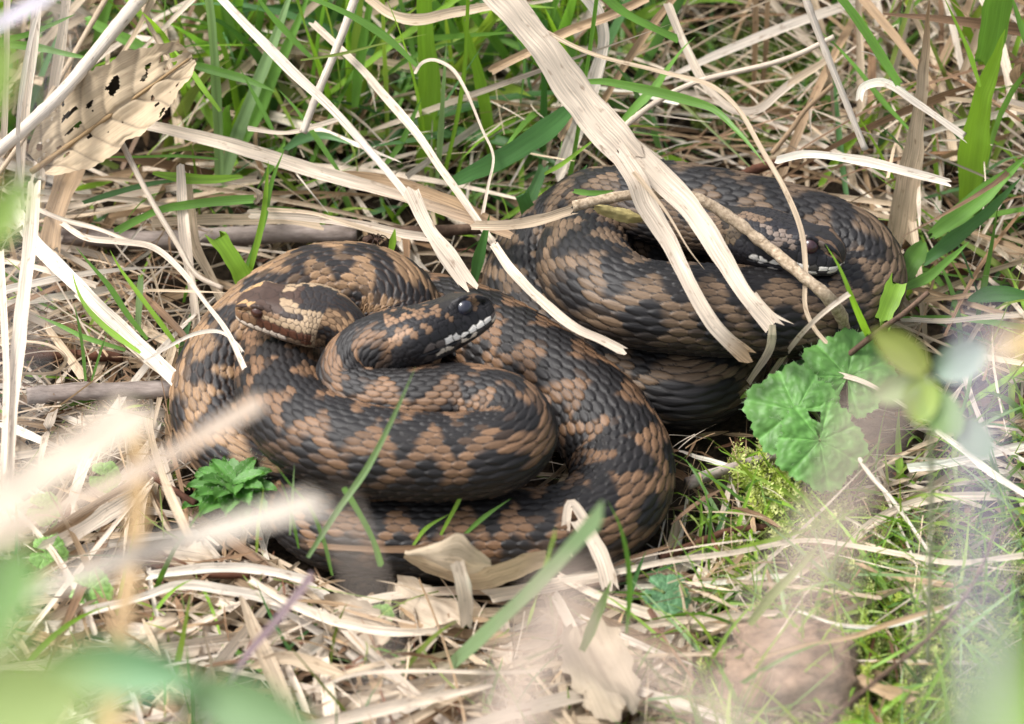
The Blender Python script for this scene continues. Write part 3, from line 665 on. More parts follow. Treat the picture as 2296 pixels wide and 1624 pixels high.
stem('thick grey brown stick lying in shade above the tan adder', [(110, 525), (240, 535), (360, 540), (500, 530), (640, 525), (800, 525)], 46, 10, 0, 'tan', 'stick', 'stick', 'fallen twigs', M_BARK, .12, .1, 300)
stem('brown twig lying behind the pale leaf end between the snakes', [(860, 520), (960, 520), (1080, 512), (1140, 505)], 28, 26, 0, 'tan', 'twig', 'twig', 'fallen twigs', M_TWIG, .12, .1, 400)
stem('reddish twig poking out behind the back right adder', [(1650, 402), (1700, 378), (1765, 362)], 26, 34, .05, 'tan', 'twig', 'twig', 'fallen twigs', M_RED, .15, .2, 400)
stem('weathered grey twig lying right of the front coil', [(1540, 1085), (1600, 1062), (1670, 1040), (1740, 1022)], 26, 8, 0, 'tan', 'twig', 'twig', 'fallen twigs', M_BARK, .15, .2, 400)
stem('red brown twig lying flat below the front right coil', [(1480, 1250), (1560, 1220), (1640, 1190), (1740, 1180)], 20, 7, 0, 'tan', 'twig', 'twig', 'fallen twigs', M_RED, .2, .2, 400)
stem('slanting red brown twig left of the nettle plant', [(300, 1030), (355, 1075), (410, 1112), (440, 1130)], 18, 14, 0, 'tan', 'twig', 'twig', 'fallen twigs', M_RED, .15, .2, 400)
stem('dark brown twig lying below the long front straw', [(1300, 1320), (1400, 1300), (1500, 1290), (1570, 1325)], 11, 8, .02, 'tan', 'twig', 'twig', 'fallen twigs', M_TWIG, .2, .2, 400)
stem('brown twig lying under the pale straw at lower left', [(250, 1235), (340, 1265), (430, 1285), (560, 1290)], 22, 8, 0, 'tan', 'twig', 'twig', 'fallen twigs', M_RED, .15, .2, 400)

# ---- green blades
blade('widest bright green blade standing at the top centre', [(948, 385), (958, 290), (962, 180), (955, 90), (950, -40), (950, -160)], 52, 14, .19, 'bright', cols=7, fold=.2)
blade('narrow pale green stem standing left of the widest blade', [(869, 355), (866, 203), (860, 80), (858, -30)], 10, 16, .2, 'lime', 'straw')
blade('green blade arching from the top left towards the widest blade', [(935, 148), (866, 84), (781, 32), (690, -5), (600, -20)], 17, 110, .12, 'green')
blade('flat green blade standing left of the pale green stem', [(796, 240), (803, 170), (814, 95), (835, -10), (850, -70)], 25, 40, .18, 'green', cols=5)
blade('wide mint green blade leaning left among the top straws', [(488, 450), (520, 340), (560, 230), (600, 130), (640, 20), (670, -60)], 34, 16, .15, 'mint', cols=5)
blade('dark green partner of the wide mint blade', [(540, 330), (580, 250), (622, 150), (668, 50), (700, -30)], 30, 26, .15, 'green', cols=5)
blade('blade slanting to the right above the mint blade', [(700, 132), (646, 76), (600, 25), (560, -30)], 15, 80, .15, 'green')
blade('pointed bright blade right of the widest blade', [(1101, 340), (1090, 260), (1073, 170), (1052, 95), (1034, 30)], 32, 24, .19, 'bright', cols=5)
blade('very narrow stem crossing the pointed bright blade', [(992, 410), (1026, 260), (1042, 150), (1050, -20)], 10, 24, .19, 'bright', 'straw')
blade('narrow blade left of the narrow crossing stem', [(980, 410), (990, 270), (996, 170), (1002, 90)], 14, 24, .19, 'mint')
blade('broad dark blade lying to the right above the short cut blade', [(1005, 412), (1080, 378), (1160, 335), (1240, 278), (1300, 225)], 50, 56, .06, 'dark', 'lens', cols=7, fold=.12)
blade('upright blue green blade behind the reed leaf', [(1216, 385), (1218, 300), (1220, 200), (1220, 120), (1220, 50)], 17, 18, .19, 'dark', 'straw')
blade('long green blade arching over the adder at the back right', [(1316, 184), (1360, 184), (1430, 197), (1530, 221), (1600, 245), (1650, 290), (1690, 335), (1717, 373)], 22, 80, .06, 'green', cols=5)
blade('twisted green blade with its tip at the dark gap', [(1395, 272), (1430, 235), (1465, 200), (1500, 150), (1535, 105), (1562, 80)], 22, 60, .16, 'green', twist=1.2)
blade('straight green blade cut off short at the top', [(1340, -20), (1400, 28), (1460, 60), (1522, 89)], 19, 120, .15, 'green', 'straw')
blade('hairy narrow grass stem behind the reed leaf', [(1270, 440), (1288, 340), (1300, 270), (1312, 180), (1325, 95), (1340, -20)], 10, 30, .18, 'green', 'straw')
blade('short dark pointed leaf left of the back right adder', [(1222, 480), (1250, 450), (1280, 415), (1318, 368)], 30, 36, .14, 'dark', 'blade', cols=5, fold=.5)
blade('pale cut leaf in the tuft beside the adder', [(1180, 460), (1200, 420), (1222, 372)], 28, 36, .14, 'blue', 'straw', cols=5)
blade('small leaf pointing right over the adder from the tuft', [(1285, 428), (1320, 433), (1350, 432), (1378, 427)], 15, 60, .05, 'green')
blade('dark short cut blade left of the back right adder', [(1212, 560), (1198, 500), (1182, 462), (1170, 430)], 40, 22, .16, 'dark', 'straw', cols=5, fold=.3)
blade('upright dark blade between the two groups of coils', [(1062, 640), (1070, 590), (1082, 545), (1098, 480)], 26, 30, .16, 'dark', cols=5)
blade('bright narrow blade behind the reed leaf', [(1222, 390), (1260, 368), (1300, 338), (1340, 308)], 11, 50, .1, 'bright')
blade('green blade slanting down at the top right', [(1878, -15), (1920, 40), (1960, 100), (2018, 192)], 22, 90, .14, 'green', 'straw', cols=5)
blade('narrow blade slanting behind the cut straw stem', [(2040, 292), (1980, 228), (1920, 152), (1870, 98), (1833, 66)], 12, 60, .12, 'green')
blade('tall bright blade standing at the right', [(2172, 470), (2180, 360), (2196, 250), (2215, 180), (2236, 120), (2256, 62)], 66, 20, .19, 'bright', cols=7, fold=.2)
blade('tall flat blade at the top right edge', [(2212, 150), (2226, 80), (2240, 10), (2250, -60)], 64, 70, .2, 'green', 'straw', cols=7, fold=.15)
blade('wide blade slanting up to the right edge', [(2085, 530), (2150, 482), (2220, 425), (2310, 345)], 46, 40, .12, 'green', cols=7)
blade('dark blade below the wide slanting one', [(2070, 590), (2140, 535), (2210, 480), (2290, 400)], 34, 30, .12, 'dark', cols=5)
blade('very thin blade bending at the top right', [(2198, 195), (2170, 110), (2145, 55), (2115, -10)], 11, 90, .16, 'bright')
blade('narrow blade at the top right corner', [(2310, 120), (2290, 60), (2268, -10)], 17, 100, .15, 'green')
blade('forked bright blade standing in front of the adder at the right', [(1972, 800, 6), (1938, 732, 50), (1908, 662, 70), (1882, 600, 80), (1850, 548, 88)], 23, 20, .17, 'bright', cols=5)
blade('short cut pale blade at the right end of the coils', [(2014, 630), (2001, 660), (1989, 690), (1979, 724)], 44, 40, .10, 'bright', 'straw', cols=5)
blade('wide leaf behind the short cut blade', [(2015, 638), (2035, 605), (2055, 570), (2070, 545)], 50, 30, .12, 'green', 'lens', cols=5)
blade('blade pointing up right from the short cut blade', [(2020, 648), (2075, 625), (2125, 585), (2175, 540)], 24, 30, .08, 'green', cols=5)
blade('dark lens shaped leaf at the right edge', [(2170, 672), (2220, 660), (2260, 660), (2310, 664)], 34, 34, 0, 'dark', 'lens', cols=5)
blade('green leaf tip pointing left at the lower coil', [(1700, 872), (1660, 888), (1610, 897), (1567, 898)], 14, 16, 0, 'lime')
blade('dark blade lying low under the broken straw', [(1730, 830), (1790, 820), (1850, 802), (1905, 780)], 24, 8, .05, 'dark')
blade('long pale blade leaning in front of the black headed adder', [(690, 1250), (760, 1140), (820, 1055), (875, 950), (932, 822)], 16, 34, .16, 'mint', 'blade', fold=.5)
blade('grass blade leaning left in front of the bottom coil', [(855, 1270), (838, 1215), (805, 1150), (768, 1090)], 14, 24, .14, 'green', 'straw')
blade('thin blade with a bent tip before the U-turn of the coils', [(985, 1205), (1020, 1140), (1055, 1078), (1085, 1060), (1127, 1047)], 9, 24, .15, 'bright')
blade('short blade slanting right on the bottom coil', [(1035, 1205), (1085, 1160), (1146, 1118)], 11, 24, .14, 'green')
blade('small bright blade left of the bent thin blade', [(925, 1225), (955, 1185), (995, 1160), (1010, 1152)], 9, 22, .12, 'bright')
blade('thin upright blade with a hooked tip near the nettle plant', [(745, 1290), (725, 1210), (690, 1130), (650, 1085), (617, 1042)], 9, 24, .15, 'green')
blade('straight thin blade beside the hooked one', [(650, 1200), (655, 1120), (660, 1040)], 8, 24, .16, 'mint')
blade('thin pale blade left of the straight thin one', [(670, 1230), (648, 1130), (630, 1080)], 8, 22, .16, 'green')
blade('thin yellow tipped blade in front of the nettle plant', [(575, 1240), (580, 1170), (592, 1090)], 9, 20, .16, 'lime')
blade('narrow upright blade at the front right of the coils', [(1405, 1420), (1412, 1320), (1405, 1240), (1388, 1175), (1362, 1122)], 13, 26, .16, 'green')
blade('short wide green blade beside the front right grass', [(1305, 1460), (1335, 1390), (1372, 1300)], 26, 24, .16, 'green', cols=5)
blade('olive blade slanting in the lower right moss', [(1680, 1400), (1735, 1330), (1790, 1275), (1850, 1205)], 24, 24, .12, 'olive', cols=5)
blade('blade from upper left reaching the double straw', [(331, 762), (287, 707), (243, 640), (200, 590), (169, 553)], 14, 20, .12, 'green')
blade('bright blade bending down towards the left coil', [(399, 778), (372, 741), (304, 650), (268, 600), (246, 560)], 13, 22, .12, 'bright')
blade('thin blade lying over the double straw', [(315, 792), (237, 735), (190, 684), (170, 640), (162, 608)], 14, 34, .08, 'bright')
blade('level blade left of the coils', [(280, 785), (186, 755), (130, 728), (78, 706)], 13, 22, .06, 'green')
blade('short pale cut blade left of the coils', [(309, 740), (312, 680), (316, 620)], 15, 14, .14, 'mint', 'straw')
blade('thin upright blade at the double straw', [(192, 855), (185, 780), (175, 720), (165, 680)], 9, 26, .12, 'green')
blade('thin leaning blade right of the upright thin one', [(205, 855), (222, 800), (240, 745)], 7, 20, .12, 'green')
blade('broad bright cut blade behind the tan adder', [(562, 650), (540, 610), (515, 570), (488, 528)], 44, 24, .15, 'bright', 'straw', cols=5)
blade('narrow green blade right of the broad cut blade', [(560, 610), (578, 540), (592, 470), (602, 360)], 16, 28, .16, 'bright')
blade('second narrow blade crossing right of the broad cut blade', [(552, 600), (590, 500), (612, 400), (640, 330)], 14, 24, .16, 'green')
blade('short bright tip poking up above the tan adder', [(876, 568), (880, 545), (886, 512)], 17, 40, .15, 'bright')
blade('flat short cut blade lying below the dead leaf', [(342, 388), (400, 398), (470, 402), (545, 396)], 22, 52, .02, 'bright', 'lens', cols=5)
blade('long blue green blade slanting under the dead leaf', [(185, 455), (260, 432), (340, 412), (425, 402)], 15, 44, .08, 'blue')
blade('green blade with a cut end above the grey stick', [(572, 446), (470, 453), (360, 470), (310, 492), (262, 518)], 20, 44, .06, 'green', 'straw', cols=5)
blade('very thin level blade below the dead leaf', [(490, 357), (400, 350), (300, 352), (200, 352)], 8, 56, .04, 'green')
blade('blade slanting right over the dead leaf corner', [(494, 250), (460, 205), (425, 155), (372, 92)], 13, 76, .1, 'bright')
blade('upright flat blade behind the wide brown-stained straw', [(492, 440), (490, 300), (484, 180), (478, 90), (465, -20)], 22, 18, .18, 'mint', 'straw', cols=5)
blade('blade reaching in level from the top left edge', [(-15, 94), (60, 78), (110, 58), (170, 32)], 15, 100, .04, 'green')
blade('second level blade at the left edge', [(-15, 97), (80, 106), (150, 122), (215, 134)], 20, 92, .04, 'green', cols=5)
blade('wide blade slanting beneath the thick pale stem', [(340, 118), (290, 92), (240, 68), (190, 42)], 26, 66, .1, 'green', 'straw', cols=5)
blade('level blade right of the dead leaf', [(412, 138), (480, 158), (550, 178), (620, 205)], 23, 66, .08, 'green', cols=5)
blade('thin blade slanting down right of the level one', [(620, 310), (590, 250), (560, 195), (536, 150)], 11, 60, .14, 'green')
blade('thin yellow blade crossing left of the widest blade', [(675, 135), (760, 122), (850, 100), (960, 76)], 7, 90, .05, 'olive')
blade('dark blade leaning in the lower tuft of the top centre', [(865, 368), (900, 320), (925, 265), (945, 220)], 16, 40, .15, 'green')
blade('bent blade lying left of the pinkish straw', [(640, 335), (680, 310), (730, 305), (790, 325)], 22, 44, .05, 'blue', cols=5)
blade('green blade slanting under the pinkish straw', [(760, 385), (710, 310), (660, 240), (622, 198)], 12, 44, .12, 'green')
# ------------------------------------------------------------------ leaves
def sheet_leaf(name, base, axis, side, nrm, L, outline, wave, mat, tint_fn, parent=None, label=None, na=44, nb=25, hole=None, group=None, cat='leaf'):
    """leaf built as a sheet: outline(a) gives the half width (times L), wave(a,b) the relief (times L)"""
    a = np.linspace(0, 1, na)[:, None]; b = np.linspace(-1, 1, nb)[None, :]
    A = np.broadcast_to(a, (na, nb)); B = np.broadcast_to(b, (na, nb))
    w = outline(A, B)
    p = np.asarray(base) + axis * (A * L)[..., None] + side * (B * w * L)[..., None] + nrm * (wave(A, B) * L)[..., None]
    F = grid_faces(na, nb)
    if hole is not None:
        fa = A.ravel()[F].mean(1); fb = B.ravel()[F].mean(1); F = F[~hole(fa, fb)]
    uv = np.stack([B * w * L, A * L], -1).reshape(-1, 2)
    o = mesh_obj(name, p.reshape(-1, 3), F, mat, tint_fn(A, B).reshape(-1, 3).clip(0, .9), uv, parent, None if parent is not None else base)
    if parent is None: tag(o, label, cat, group)
    return o
def frame_px(p0, p1, lean=(0, -.62, .78)):
    ax = p1 - p0; L = np.linalg.norm(ax); ax = ax / L
    s = unit(np.cross(ax, np.array(lean))); return ax, s, np.cross(s, ax), L
def N2(A, B, f, o=0): return noise(np.stack([A * f, B * f * .6, np.full_like(A, o)], -1), 1.0)

# the big crumpled dead leaf at the upper left
p0, p1 = P(92, 372, 58), P(432, 128, 96)
ax, sdv, nr, L = frame_px(p0, p1)
def rag(A, B, f): return noise(np.stack([A * f, np.sign(B) * 3.0, A * 0 + 2], -1), 1.0)
def o_dead(A, B): return (.215 * np.sin(math.pi * np.clip(A * .93 + .035, 0, 1)) ** .55) * (1 + (.13 * rag(A, B, 14) + .10 * rag(A, B, 42)) * np.clip((np.abs(B) - .45) / .5, 0, 1))
def vq(A, B): return (A - .16 * np.abs(B) ** 1.3 + .045 * N2(A, B * .36, 7, 3)) * 6.4
def w_dead(A, B):
    f = vq(A, B) % 1.0; pa = 1 - (2 * f - 1) ** 4
    g = (np.abs(B) * 2.6 + .25 * np.sin(np.floor(vq(A, B)) * 2.3)) % 1.0; pb = 1 - (2 * g - 1) ** 4
    return .017 * pa * (.35 + .45 * pb) + .040 * N2(A, B * .36, 7, 4) + .022 * N2(A, B * .36, 15, 2) + .004 * N2(A, B * .36, 45, 9) + .05 * B * B - .014 * np.exp(-(B / .04) ** 2) + .07 * np.clip(np.abs(B) - .75, 0, 1) * rag(A, B, 11)
def t_dead(A, B):
    f = vq(A, B) % 1.0; vein = np.exp(-(np.minimum(f, 1 - f) / .045) ** 2) + .8 * np.exp(-(B / .025) ** 2)
    return np.array([.47, .365, .24]) * (1 + .13 * N2(A, B * .36, 11, 6) + .06 * N2(A, B * .36, 40, 1) - .42 * np.clip(vein, 0, 1))[..., None]
lf = thing('dead_leaf', tuple(p0), 'big crumpled tan dead leaf full of holes at the upper left', 'dry leaf')
sheet_leaf('leaf_blade', p0, ax, sdv, nr, L, o_dead, w_dead, M_DEAD, t_dead, lf, na=110, nb=50,
           hole=lambda a, b: ((noise(np.stack([a * 22, b * 7, a * 0 + 3], -1), 1.0) > .66) & (np.abs(b) < .9)) | ((noise(np.stack([a * 40, b * 14, a * 0], -1), 1.0) > .80)))
vc = np.array([p0 + ax * L * t + nr * L * .012 for t in np.linspace(-.06, .98, 24)])
tube_obj('midrib', vc, np.linspace(.0012, .0004, 24), M_DEAD, (.36, .24, .12), lf, 6)
# the curled dry leaf in front of the coils
lf = thing('curled_dry_leaf', tuple(P(1060, 1300, 8)), 'curled cream dry leaf lying against the bottom coil in front', 'dry leaf')
def patch(name, ca, cb, bulge, cr, tint, parent, n=40, m=15):
    A_, _ = resample(spline(np.array([P(*p) for p in ca]), n=12), n); B_, _ = resample(spline(np.array([P(*p) for p in cb]), n=12), n)
    t = np.linspace(0, 1, m)[None, :, None]; V = A_[:, None] * (1 - t) + B_[:, None] * t
    nn = unit(np.cross(np.gradient(V, axis=0), B_[:, None] - A_[:, None] + 1e-9)); nn = nn * np.where((nn @ FWD)[..., None] > 0, -1, 1)
    V = V + nn * (bulge * np.sin(math.pi * t) + cr * (.6 * noise(V, 85) + .4 * noise(V, 240) + .15 * noise(V, 600))[..., None])
    sp_ = np.linspace(0, 1, n)[:, None]; q = (1 + .14 * np.sin(t[0, :, 0] * 9 + 3 * sp_) + .12 * noise(V, 130))
    C = (np.array(tint)[None, None] * q[..., None]).reshape(-1, 3)
    uv = np.stack([np.broadcast_to(t[..., 0] * .016, (n, m)), np.broadcast_to(sp_ * .05, (n, m))], -1).reshape(-1, 2)
    return mesh_obj(name, V.reshape(-1, 3), grid_faces(n, m), M_STRAW, C.clip(0, .85), uv, parent)
patch('leaf_blade', [(908, 1240, 26), (955, 1248, 24), (1010, 1268, 24), (1060, 1282, 26), (1120, 1262, 30), (1180, 1238, 34), (1222, 1228, 38)],
      [(908, 1244, 22), (950, 1278, 12), (1005, 1302, 8), (1068, 1322, 6), (1130, 1310, 8), (1185, 1280, 14), (1224, 1256, 22)], .0025, .0016, (.56, .43, .28), lf)
patch('leaf_fold', [(907, 1238, 28), (940, 1232, 36), (985, 1218, 43), (1032, 1198, 50), (1060, 1225, 46), (1100, 1258, 36)],
      [(909, 1243, 26), (945, 1252, 30), (990, 1272, 32), (1030, 1288, 30), (1062, 1288, 28), (1102, 1270, 32)], .0012, .0014, (.64, .52, .37), lf)
strip('leaf_tip', None, None, None, [(1026, 1268, 38), (1040, 1320, 30), (1047, 1402, 14)], 34, 0, 0, 'pale', 'straw', 5, .2, parent=lf)
for (u, v, u2, v2, z, lab) in [(890, 1310, 1040, 1400, 8, 'pale grey dead leaf under the curled dry leaf'), (730, 1360, 880, 1420, 8, 'small pale dead leaf with a torn tip at the bottom'),
                               (270, 1470, 400, 1390, 10, 'smooth pinkish dead leaf at lower left'), (330, 1235, 480, 1262, 5, 'pale flat dead leaf below the nettle plant'),
                               (1300, 1420, 1400, 1580, 16, 'cream spotted dead leaf at the bottom centre'), (760, 1600, 900, 1555, 8, 'yellowish dead leaf at the bottom edge')]:
    p0, p1 = P(u, v, z), P(u2, v2, z + 4); ax, sdv, nr, L = frame_px(p0, p1, (0, -.4, .9)); sd0 = u * .01
    sheet_leaf('dead_leaf', p0, ax, sdv, nr, L, lambda A, B: .27 * np.sin(math.pi * np.clip(A * .95 + .02, 0, 1)) ** .7 * (1 + .22 * N2(A, np.sign(B), 9, sd0) + .10 * np.sin(A * 47 + sd0) * (np.abs(B) > .9)),
               lambda A, B: .16 * B * B * np.sin(A * 5 + sd0) + .07 * N2(A, B, 5, sd0) + .02 * N2(A, B, 20, sd0), M_DEAD, lambda A, B: np.array([.47, .38, .28]) * (1 + .12 * N2(A, B, 10, sd0))[..., None] * (1 - .22 * np.exp(-(B / .05) ** 2))[..., None], None, lab, 30, 17, None, 'dead leaves in the litter', 'dry leaf')
p0, p1 = P(1335, 462, 86), P(1446, 490, 80); ax, sdv, nr, L = frame_px(p0, p1)
sheet_leaf('shrivelled_leaf', p0, ax, sdv, nr, L, lambda A, B: .13 * np.sin(math.pi * np.clip(A, .02, .97)) ** .5 * (1 + .25 * N2(A, B * 0, 16, 2)), lambda A, B: -.16 * B * B + .04 * N2(A, B, 14, 1), M_DEAD,
           lambda A, B: np.array([.33, .27, .11]) * (1 + .2 * N2(A, B, 22, 6))[..., None], None, 'small hairy olive brown shrivelled leaf lying on the back right adder', 30, 13, cat='dry leaf')

def lobed_leaf(parent, cen, toward, nrm, Rr, seed, tint, nlob=9, dents=26, stalk=None):
    """round scalloped leaf with sunken veins; toward: direction of the tip"""
    nr = unit(np.asarray(nrm)); ax = unit(toward - nr * (toward @ nr)); sd = np.cross(nr, ax)
    nt_, nr_ = 120, 22
    th = np.linspace(-math.pi + .22, math.pi - .22, nt_)[:, None]; q = np.linspace(0.03, 1, nr_)[None, :]
    rim = 1 + .075 * np.abs(np.sin(th * dents / 4)) ** 1.2 + .03 * np.sin(th * dents * 1.3) + .07 * np.cos(th * 5) + .12 * np.cos(th)
    rr = q * Rr * rim
    k = 3.5
    vein = np.exp(-(np.sin(th * k) / .12) ** 2) * (1 - .35 * q) 
    sec = np.abs(np.sin(q * 17 - 3.2 * np.abs(np.sin(th * k)))) ** .7
    z = Rr * (.030 * noise(np.stack(np.broadcast_arrays(rr * np.cos(th), rr * np.sin(th), 0 * rr + seed * .01), -1), 650) + .012 * noise(np.stack(np.broadcast_arrays(rr * np.cos(th), rr * np.sin(th), 0 * rr + seed * .02), -1), 1700) + .055 * sec * q * (1 - .5 * q) * (1 - vein) + .05 * (1 - np.exp(-(np.sin(th * k) / .35) ** 2)) * q - .10 * q ** 3 + .035 * np.sin(th * 3 + seed) * q * q)
    V = cen + ax * (rr * np.cos(th))[..., None] + sd * (rr * np.sin(th))[..., None] + nr * z[..., None]
    t = np.array(tint) * (1 + .13 * noise(V, 400)[..., None][..., 0] + .65 * vein + .16 * np.sin(q * 17 - 3.2 * np.abs(np.sin(th * k))))[..., None]
    uv = np.stack([np.broadcast_to(th * Rr * .3, z.shape), np.broadcast_to(rr, z.shape)], -1).reshape(-1, 2)
    o = mesh_obj('leaf', V.reshape(-1, 3), grid_faces(nt_, nr_), M_LEAF, t.reshape(-1, 3).clip(0, .9), uv, parent)
    # rim hairs
    r = np.random.default_rng(seed); hv, hf = [], []
    for i in range(150):
        a = r.integers(0, nt_); b_ = nr_ - 1 if i < 90 else r.integers(3, nr_)
        p = V[a, b_]; d = unit(unit(V[a, -1] - cen) * (.8 if i < 90 else .1) + nr * r.uniform(.3, .9) + r.normal(size=3) * .3) * r.uniform(.0006, .0016)
        s_ = unit(np.cross(d, FWD)) * .00004; n0 = len(hv); hv += [p - s_, p + s_, p + d + s_ * .3, p + d - s_ * .3]; hf.append((n0, n0 + 1, n0 + 2, n0 + 3))
    h = mesh_obj('hairs', hv, hf, M_LEAF, np.tile((.45, .52, .36), (len(hv), 1)), np.zeros((len(hv), 2)), o if False else parent); h['kind'] = 'stuff'
    if stalk is not None:
        c, _ = resample(spline(np.array([cen - nr * Rr * .02, (cen + stalk) / 2 + np.array([0, 0, .004]), stalk]), n=8), 12)
        tube_obj('leaf_stalk', c, np.full(12, .0007), M_LEAF, (.20, .26, .09), parent, 6)
    return o
pl = thing('lobed_leaf_plant', tuple(P(1850, 960, 0)), 'low plant with three scalloped hairy green leaves right of the coils', 'plant')
stk = P(1850, 960, 2)
G1_ = (.110, .255, .058)
lobed_leaf(pl, P(1785, 922, 30), P(1690, 900, 30) - P(1785, 922, 30), (-.15, -.55, .8), .0150, 1, G1_, stalk=stk)
lobed_leaf(pl, P(1900, 846, 34), P(1915, 770, 40) - P(1900, 846, 34), (.1, -.5, .85), .0150, 2, G1_, stalk=stk)
lobed_leaf(pl, P(1838, 988, 28), P(1850, 1070, 18) - P(1838, 988, 28), (.1, -.65, .75), .0145, 3, G1_, stalk=stk)
pl = thing('small_lobed_plant', tuple(P(1490, 1345, 0)), 'small blue green scalloped leaf lying in the litter at front right', 'plant')
lobed_leaf(pl, P(1490, 1330, 10), P(1540, 1345, 10) - P(1490, 1330, 10), (.1, -.4, .9), .0075, 5, (.10, .22, .10), stalk=P(1450, 1350, 2))
for i, (u, v, rr, z, lab) in enumerate([(232, 1068, .0052, 12, 'single round green seedling leaf left of the nettle plant'), (105, 1240, .0060, 12, 'small wrinkled green leaf at the lower left edge'),
                                        (200, 1322, .0066, 14, 'bright crinkled green leaf behind the tan blurred stem'), (855, 1378, .0036, 8, 'tiny round clover leaf by the bottom litter'), (95, 1140, .0055, 12, 'pale half hidden green leaf at the left')]):
    pl = thing('seedling', tuple(P(u, v, 0)), lab, 'plant', 'small green seedlings')
    lobed_leaf(pl, P(u, v, z), np.array([.8, -.3, .1]), (0, -.6, .8), rr, 10 + i, (.20, .36, .09), dents=8 if i in (0, 3) else 22, stalk=P(u - 10, v + 15, 1))

# nettle-like rosette at the lower left
pl = thing('hairy_rosette_plant', tuple(P(525, 1100, 0)), 'small rosette of hairy toothed green leaves at the lower left of the coils', 'plant')
cen = P(525, 1078, 20)
r = np.random.default_rng(5)
for i in range(26):
    an = i * 2.399; ring = .35 + .65 * (i / 25); el = .9 * (1 - ring) + .15
    d = np.array([math.cos(an) * math.cos(el), math.sin(an) * math.cos(el), math.sin(el)]); Lf = .008 + .010 * ring
    ax = unit(d); sdv = unit(np.cross(ax, np.array([0, 0, 1.0]))); nr = np.cross(sdv, ax)
    sheet_leaf('leaf', cen + np.array([0, 0, -.006 * ring]), ax, sdv, nr, Lf, lambda A, B: .22 * np.sin(math.pi * np.clip(A * .96 + .02, 0, 1)) ** .75 * (1 + .30 * np.abs(np.sin(A * 16)) * (np.abs(B) > .8)),
               lambda A, B: .10 * np.abs(B) - .30 * A * A + .02 * np.abs(np.sin(A * 20)) * np.abs(B), M_LEAF,
               lambda A, B: np.array([.085, .215, .042]) * (r.uniform(.75, 1.25) + .35 * np.exp(-(B / .12) ** 2))[..., None], pl, na=18, nb=9)
hv, hf = [], []
for i in range(420):
    d0 = unit(r.normal(size=3) * np.array([1, 1, .6]) + np.array([0, -.2, .4])); p = cen + d0 * r.uniform(.003, .015) * np.array([1, 1, .6]); d = unit(d0 + r.normal(size=3) * .4) * .0011
    s_ = unit(np.cross(d, FWD)) * .00004; n0 = len(hv); hv += [p - s_, p + s_, p + d + s_ * .3, p + d - s_ * .3]; hf.append((n0, n0 + 1, n0 + 2, n0 + 3))
mesh_obj('hairs', hv, hf, M_LEAF, np.tile((.40, .48, .32), (len(hv), 1)), np.zeros((len(hv), 2)), pl)['kind'] = 'stuff'

# the spider above the tan adder
sp = thing('spider', tuple(P(842, 540, 44)), 'small brown spider perched on the litter above the tan adder', 'spider')
sc_ = P(842, 540, 46)
def blob(name, c, rx, mat, parent):
    a = np.linspace(0, math.pi, 11)[:, None]; b = np.linspace(0, 2 * math.pi, 14, endpoint=False)[None, :]
    V = np.stack(np.broadcast_arrays(c[0] + rx[0] * np.sin(a) * np.cos(b), c[1] + rx[1] * np.sin(a) * np.sin(b), c[2] + rx[2] * np.cos(a)), -1)
    return mesh_obj(name, V.reshape(-1, 3), grid_faces(11, 14, True), mat, None, None, parent)
blob('abdomen', sc_ + np.array([-.0026, 0, .0004]), (.0022, .0017, .0016), M_SPIDER, sp); blob('head', sc_, (.0014, .0013, .001), M_SPIDER, sp)
for q in (-1, 1):
    for i in range(4):
        a = (.5 + .7 * i); d = np.array([math.cos(a), q * math.sin(a), 0]); L_ = .0042 if i in (0, 3) else .0034
        c = np.array([sc_ + d * .0008, sc_ + d * L_ * .5 + np.array([0, 0, .0016]), sc_ + d * L_ * .95 + np.array([0, 0, .0004]), sc_ + d * L_ * 1.25 + np.array([0, 0, -.0018])])
        c, _ = resample(spline(c, n=5), 10); tube_obj('leg', c, np.linspace(.00032, .00015, 10), M_SPIDER, None, sp, 5)

# earth clod at the lower right
a = np.linspace(0, math.pi, 40)[:, None]; b = np.linspace(0, 2 * math.pi, 60, endpoint=False)[None, :]
cc_ = P(1750, 1490, 10)
V = np.stack(np.broadcast_arrays(np.sin(a) * np.cos(b) * .028, np.sin(a) * np.sin(b) * .020, np.cos(a) * .010), -1)
V = V * (1 + .34 * noise(V, 110) + .16 * noise(V, 330) + .06 * noise(V, 1100))[..., None] + cc_
tag(mesh_obj('earth_clod', V.reshape(-1, 3), grid_faces(40, 60, True), M_CLOD, None, None, None, cc_ - np.array([0, 0, .014])), 'fuzzy brown clod of earth in the lower right foreground', 'earth clod')

# ------------------------------------------------------------------ tall plants near the camera (out of focus)
NF = unit(np.array([-.4, -.45, .8]))
def near(label, pts, w, col, name='straw', cat='straw', group='stems close to the camera', shape='straw', cols=5, fold=.3, tail=None, tint=None):
    """pts: u, v, distance from the camera; the strip runs on to a root on the ground (tail: u, v)"""
    _nb[0] += 1
    c = [Q(*p) for p in pts]
    if tail: c.append(P(tail[0], tail[1], 0))
    c = np.array(c); dm = pts[0][2]
    cs_, L_ = resample(spline(c, n=14), 40)
    hw = np.full(40, w * (WID / PXW) * dm / D * .5) * width_prof(40, shape)
    V, F, uv = ribbon(cs_, hw, fold, cols, 0, NF)
    t_ = np.array(tint if tint else TINT[col])
    o = mesh_obj(name, V, F, M_GRASS if col in ('green', 'bright', 'mint', 'lime', 'blue') else M_STRAW, np.tile(t_, (len(V), 1)), uv, None, cs_[np.argmin(cs_[:, 2])])
    return tag(o, label, cat, group)
near('fat pale blurred straw end at the left foreground', [(312, 915, .86), (190, 1000, .85), (60, 1085, .84), (-200, 1260, .83)], 118, 'pale', tail=(-900, 2300))
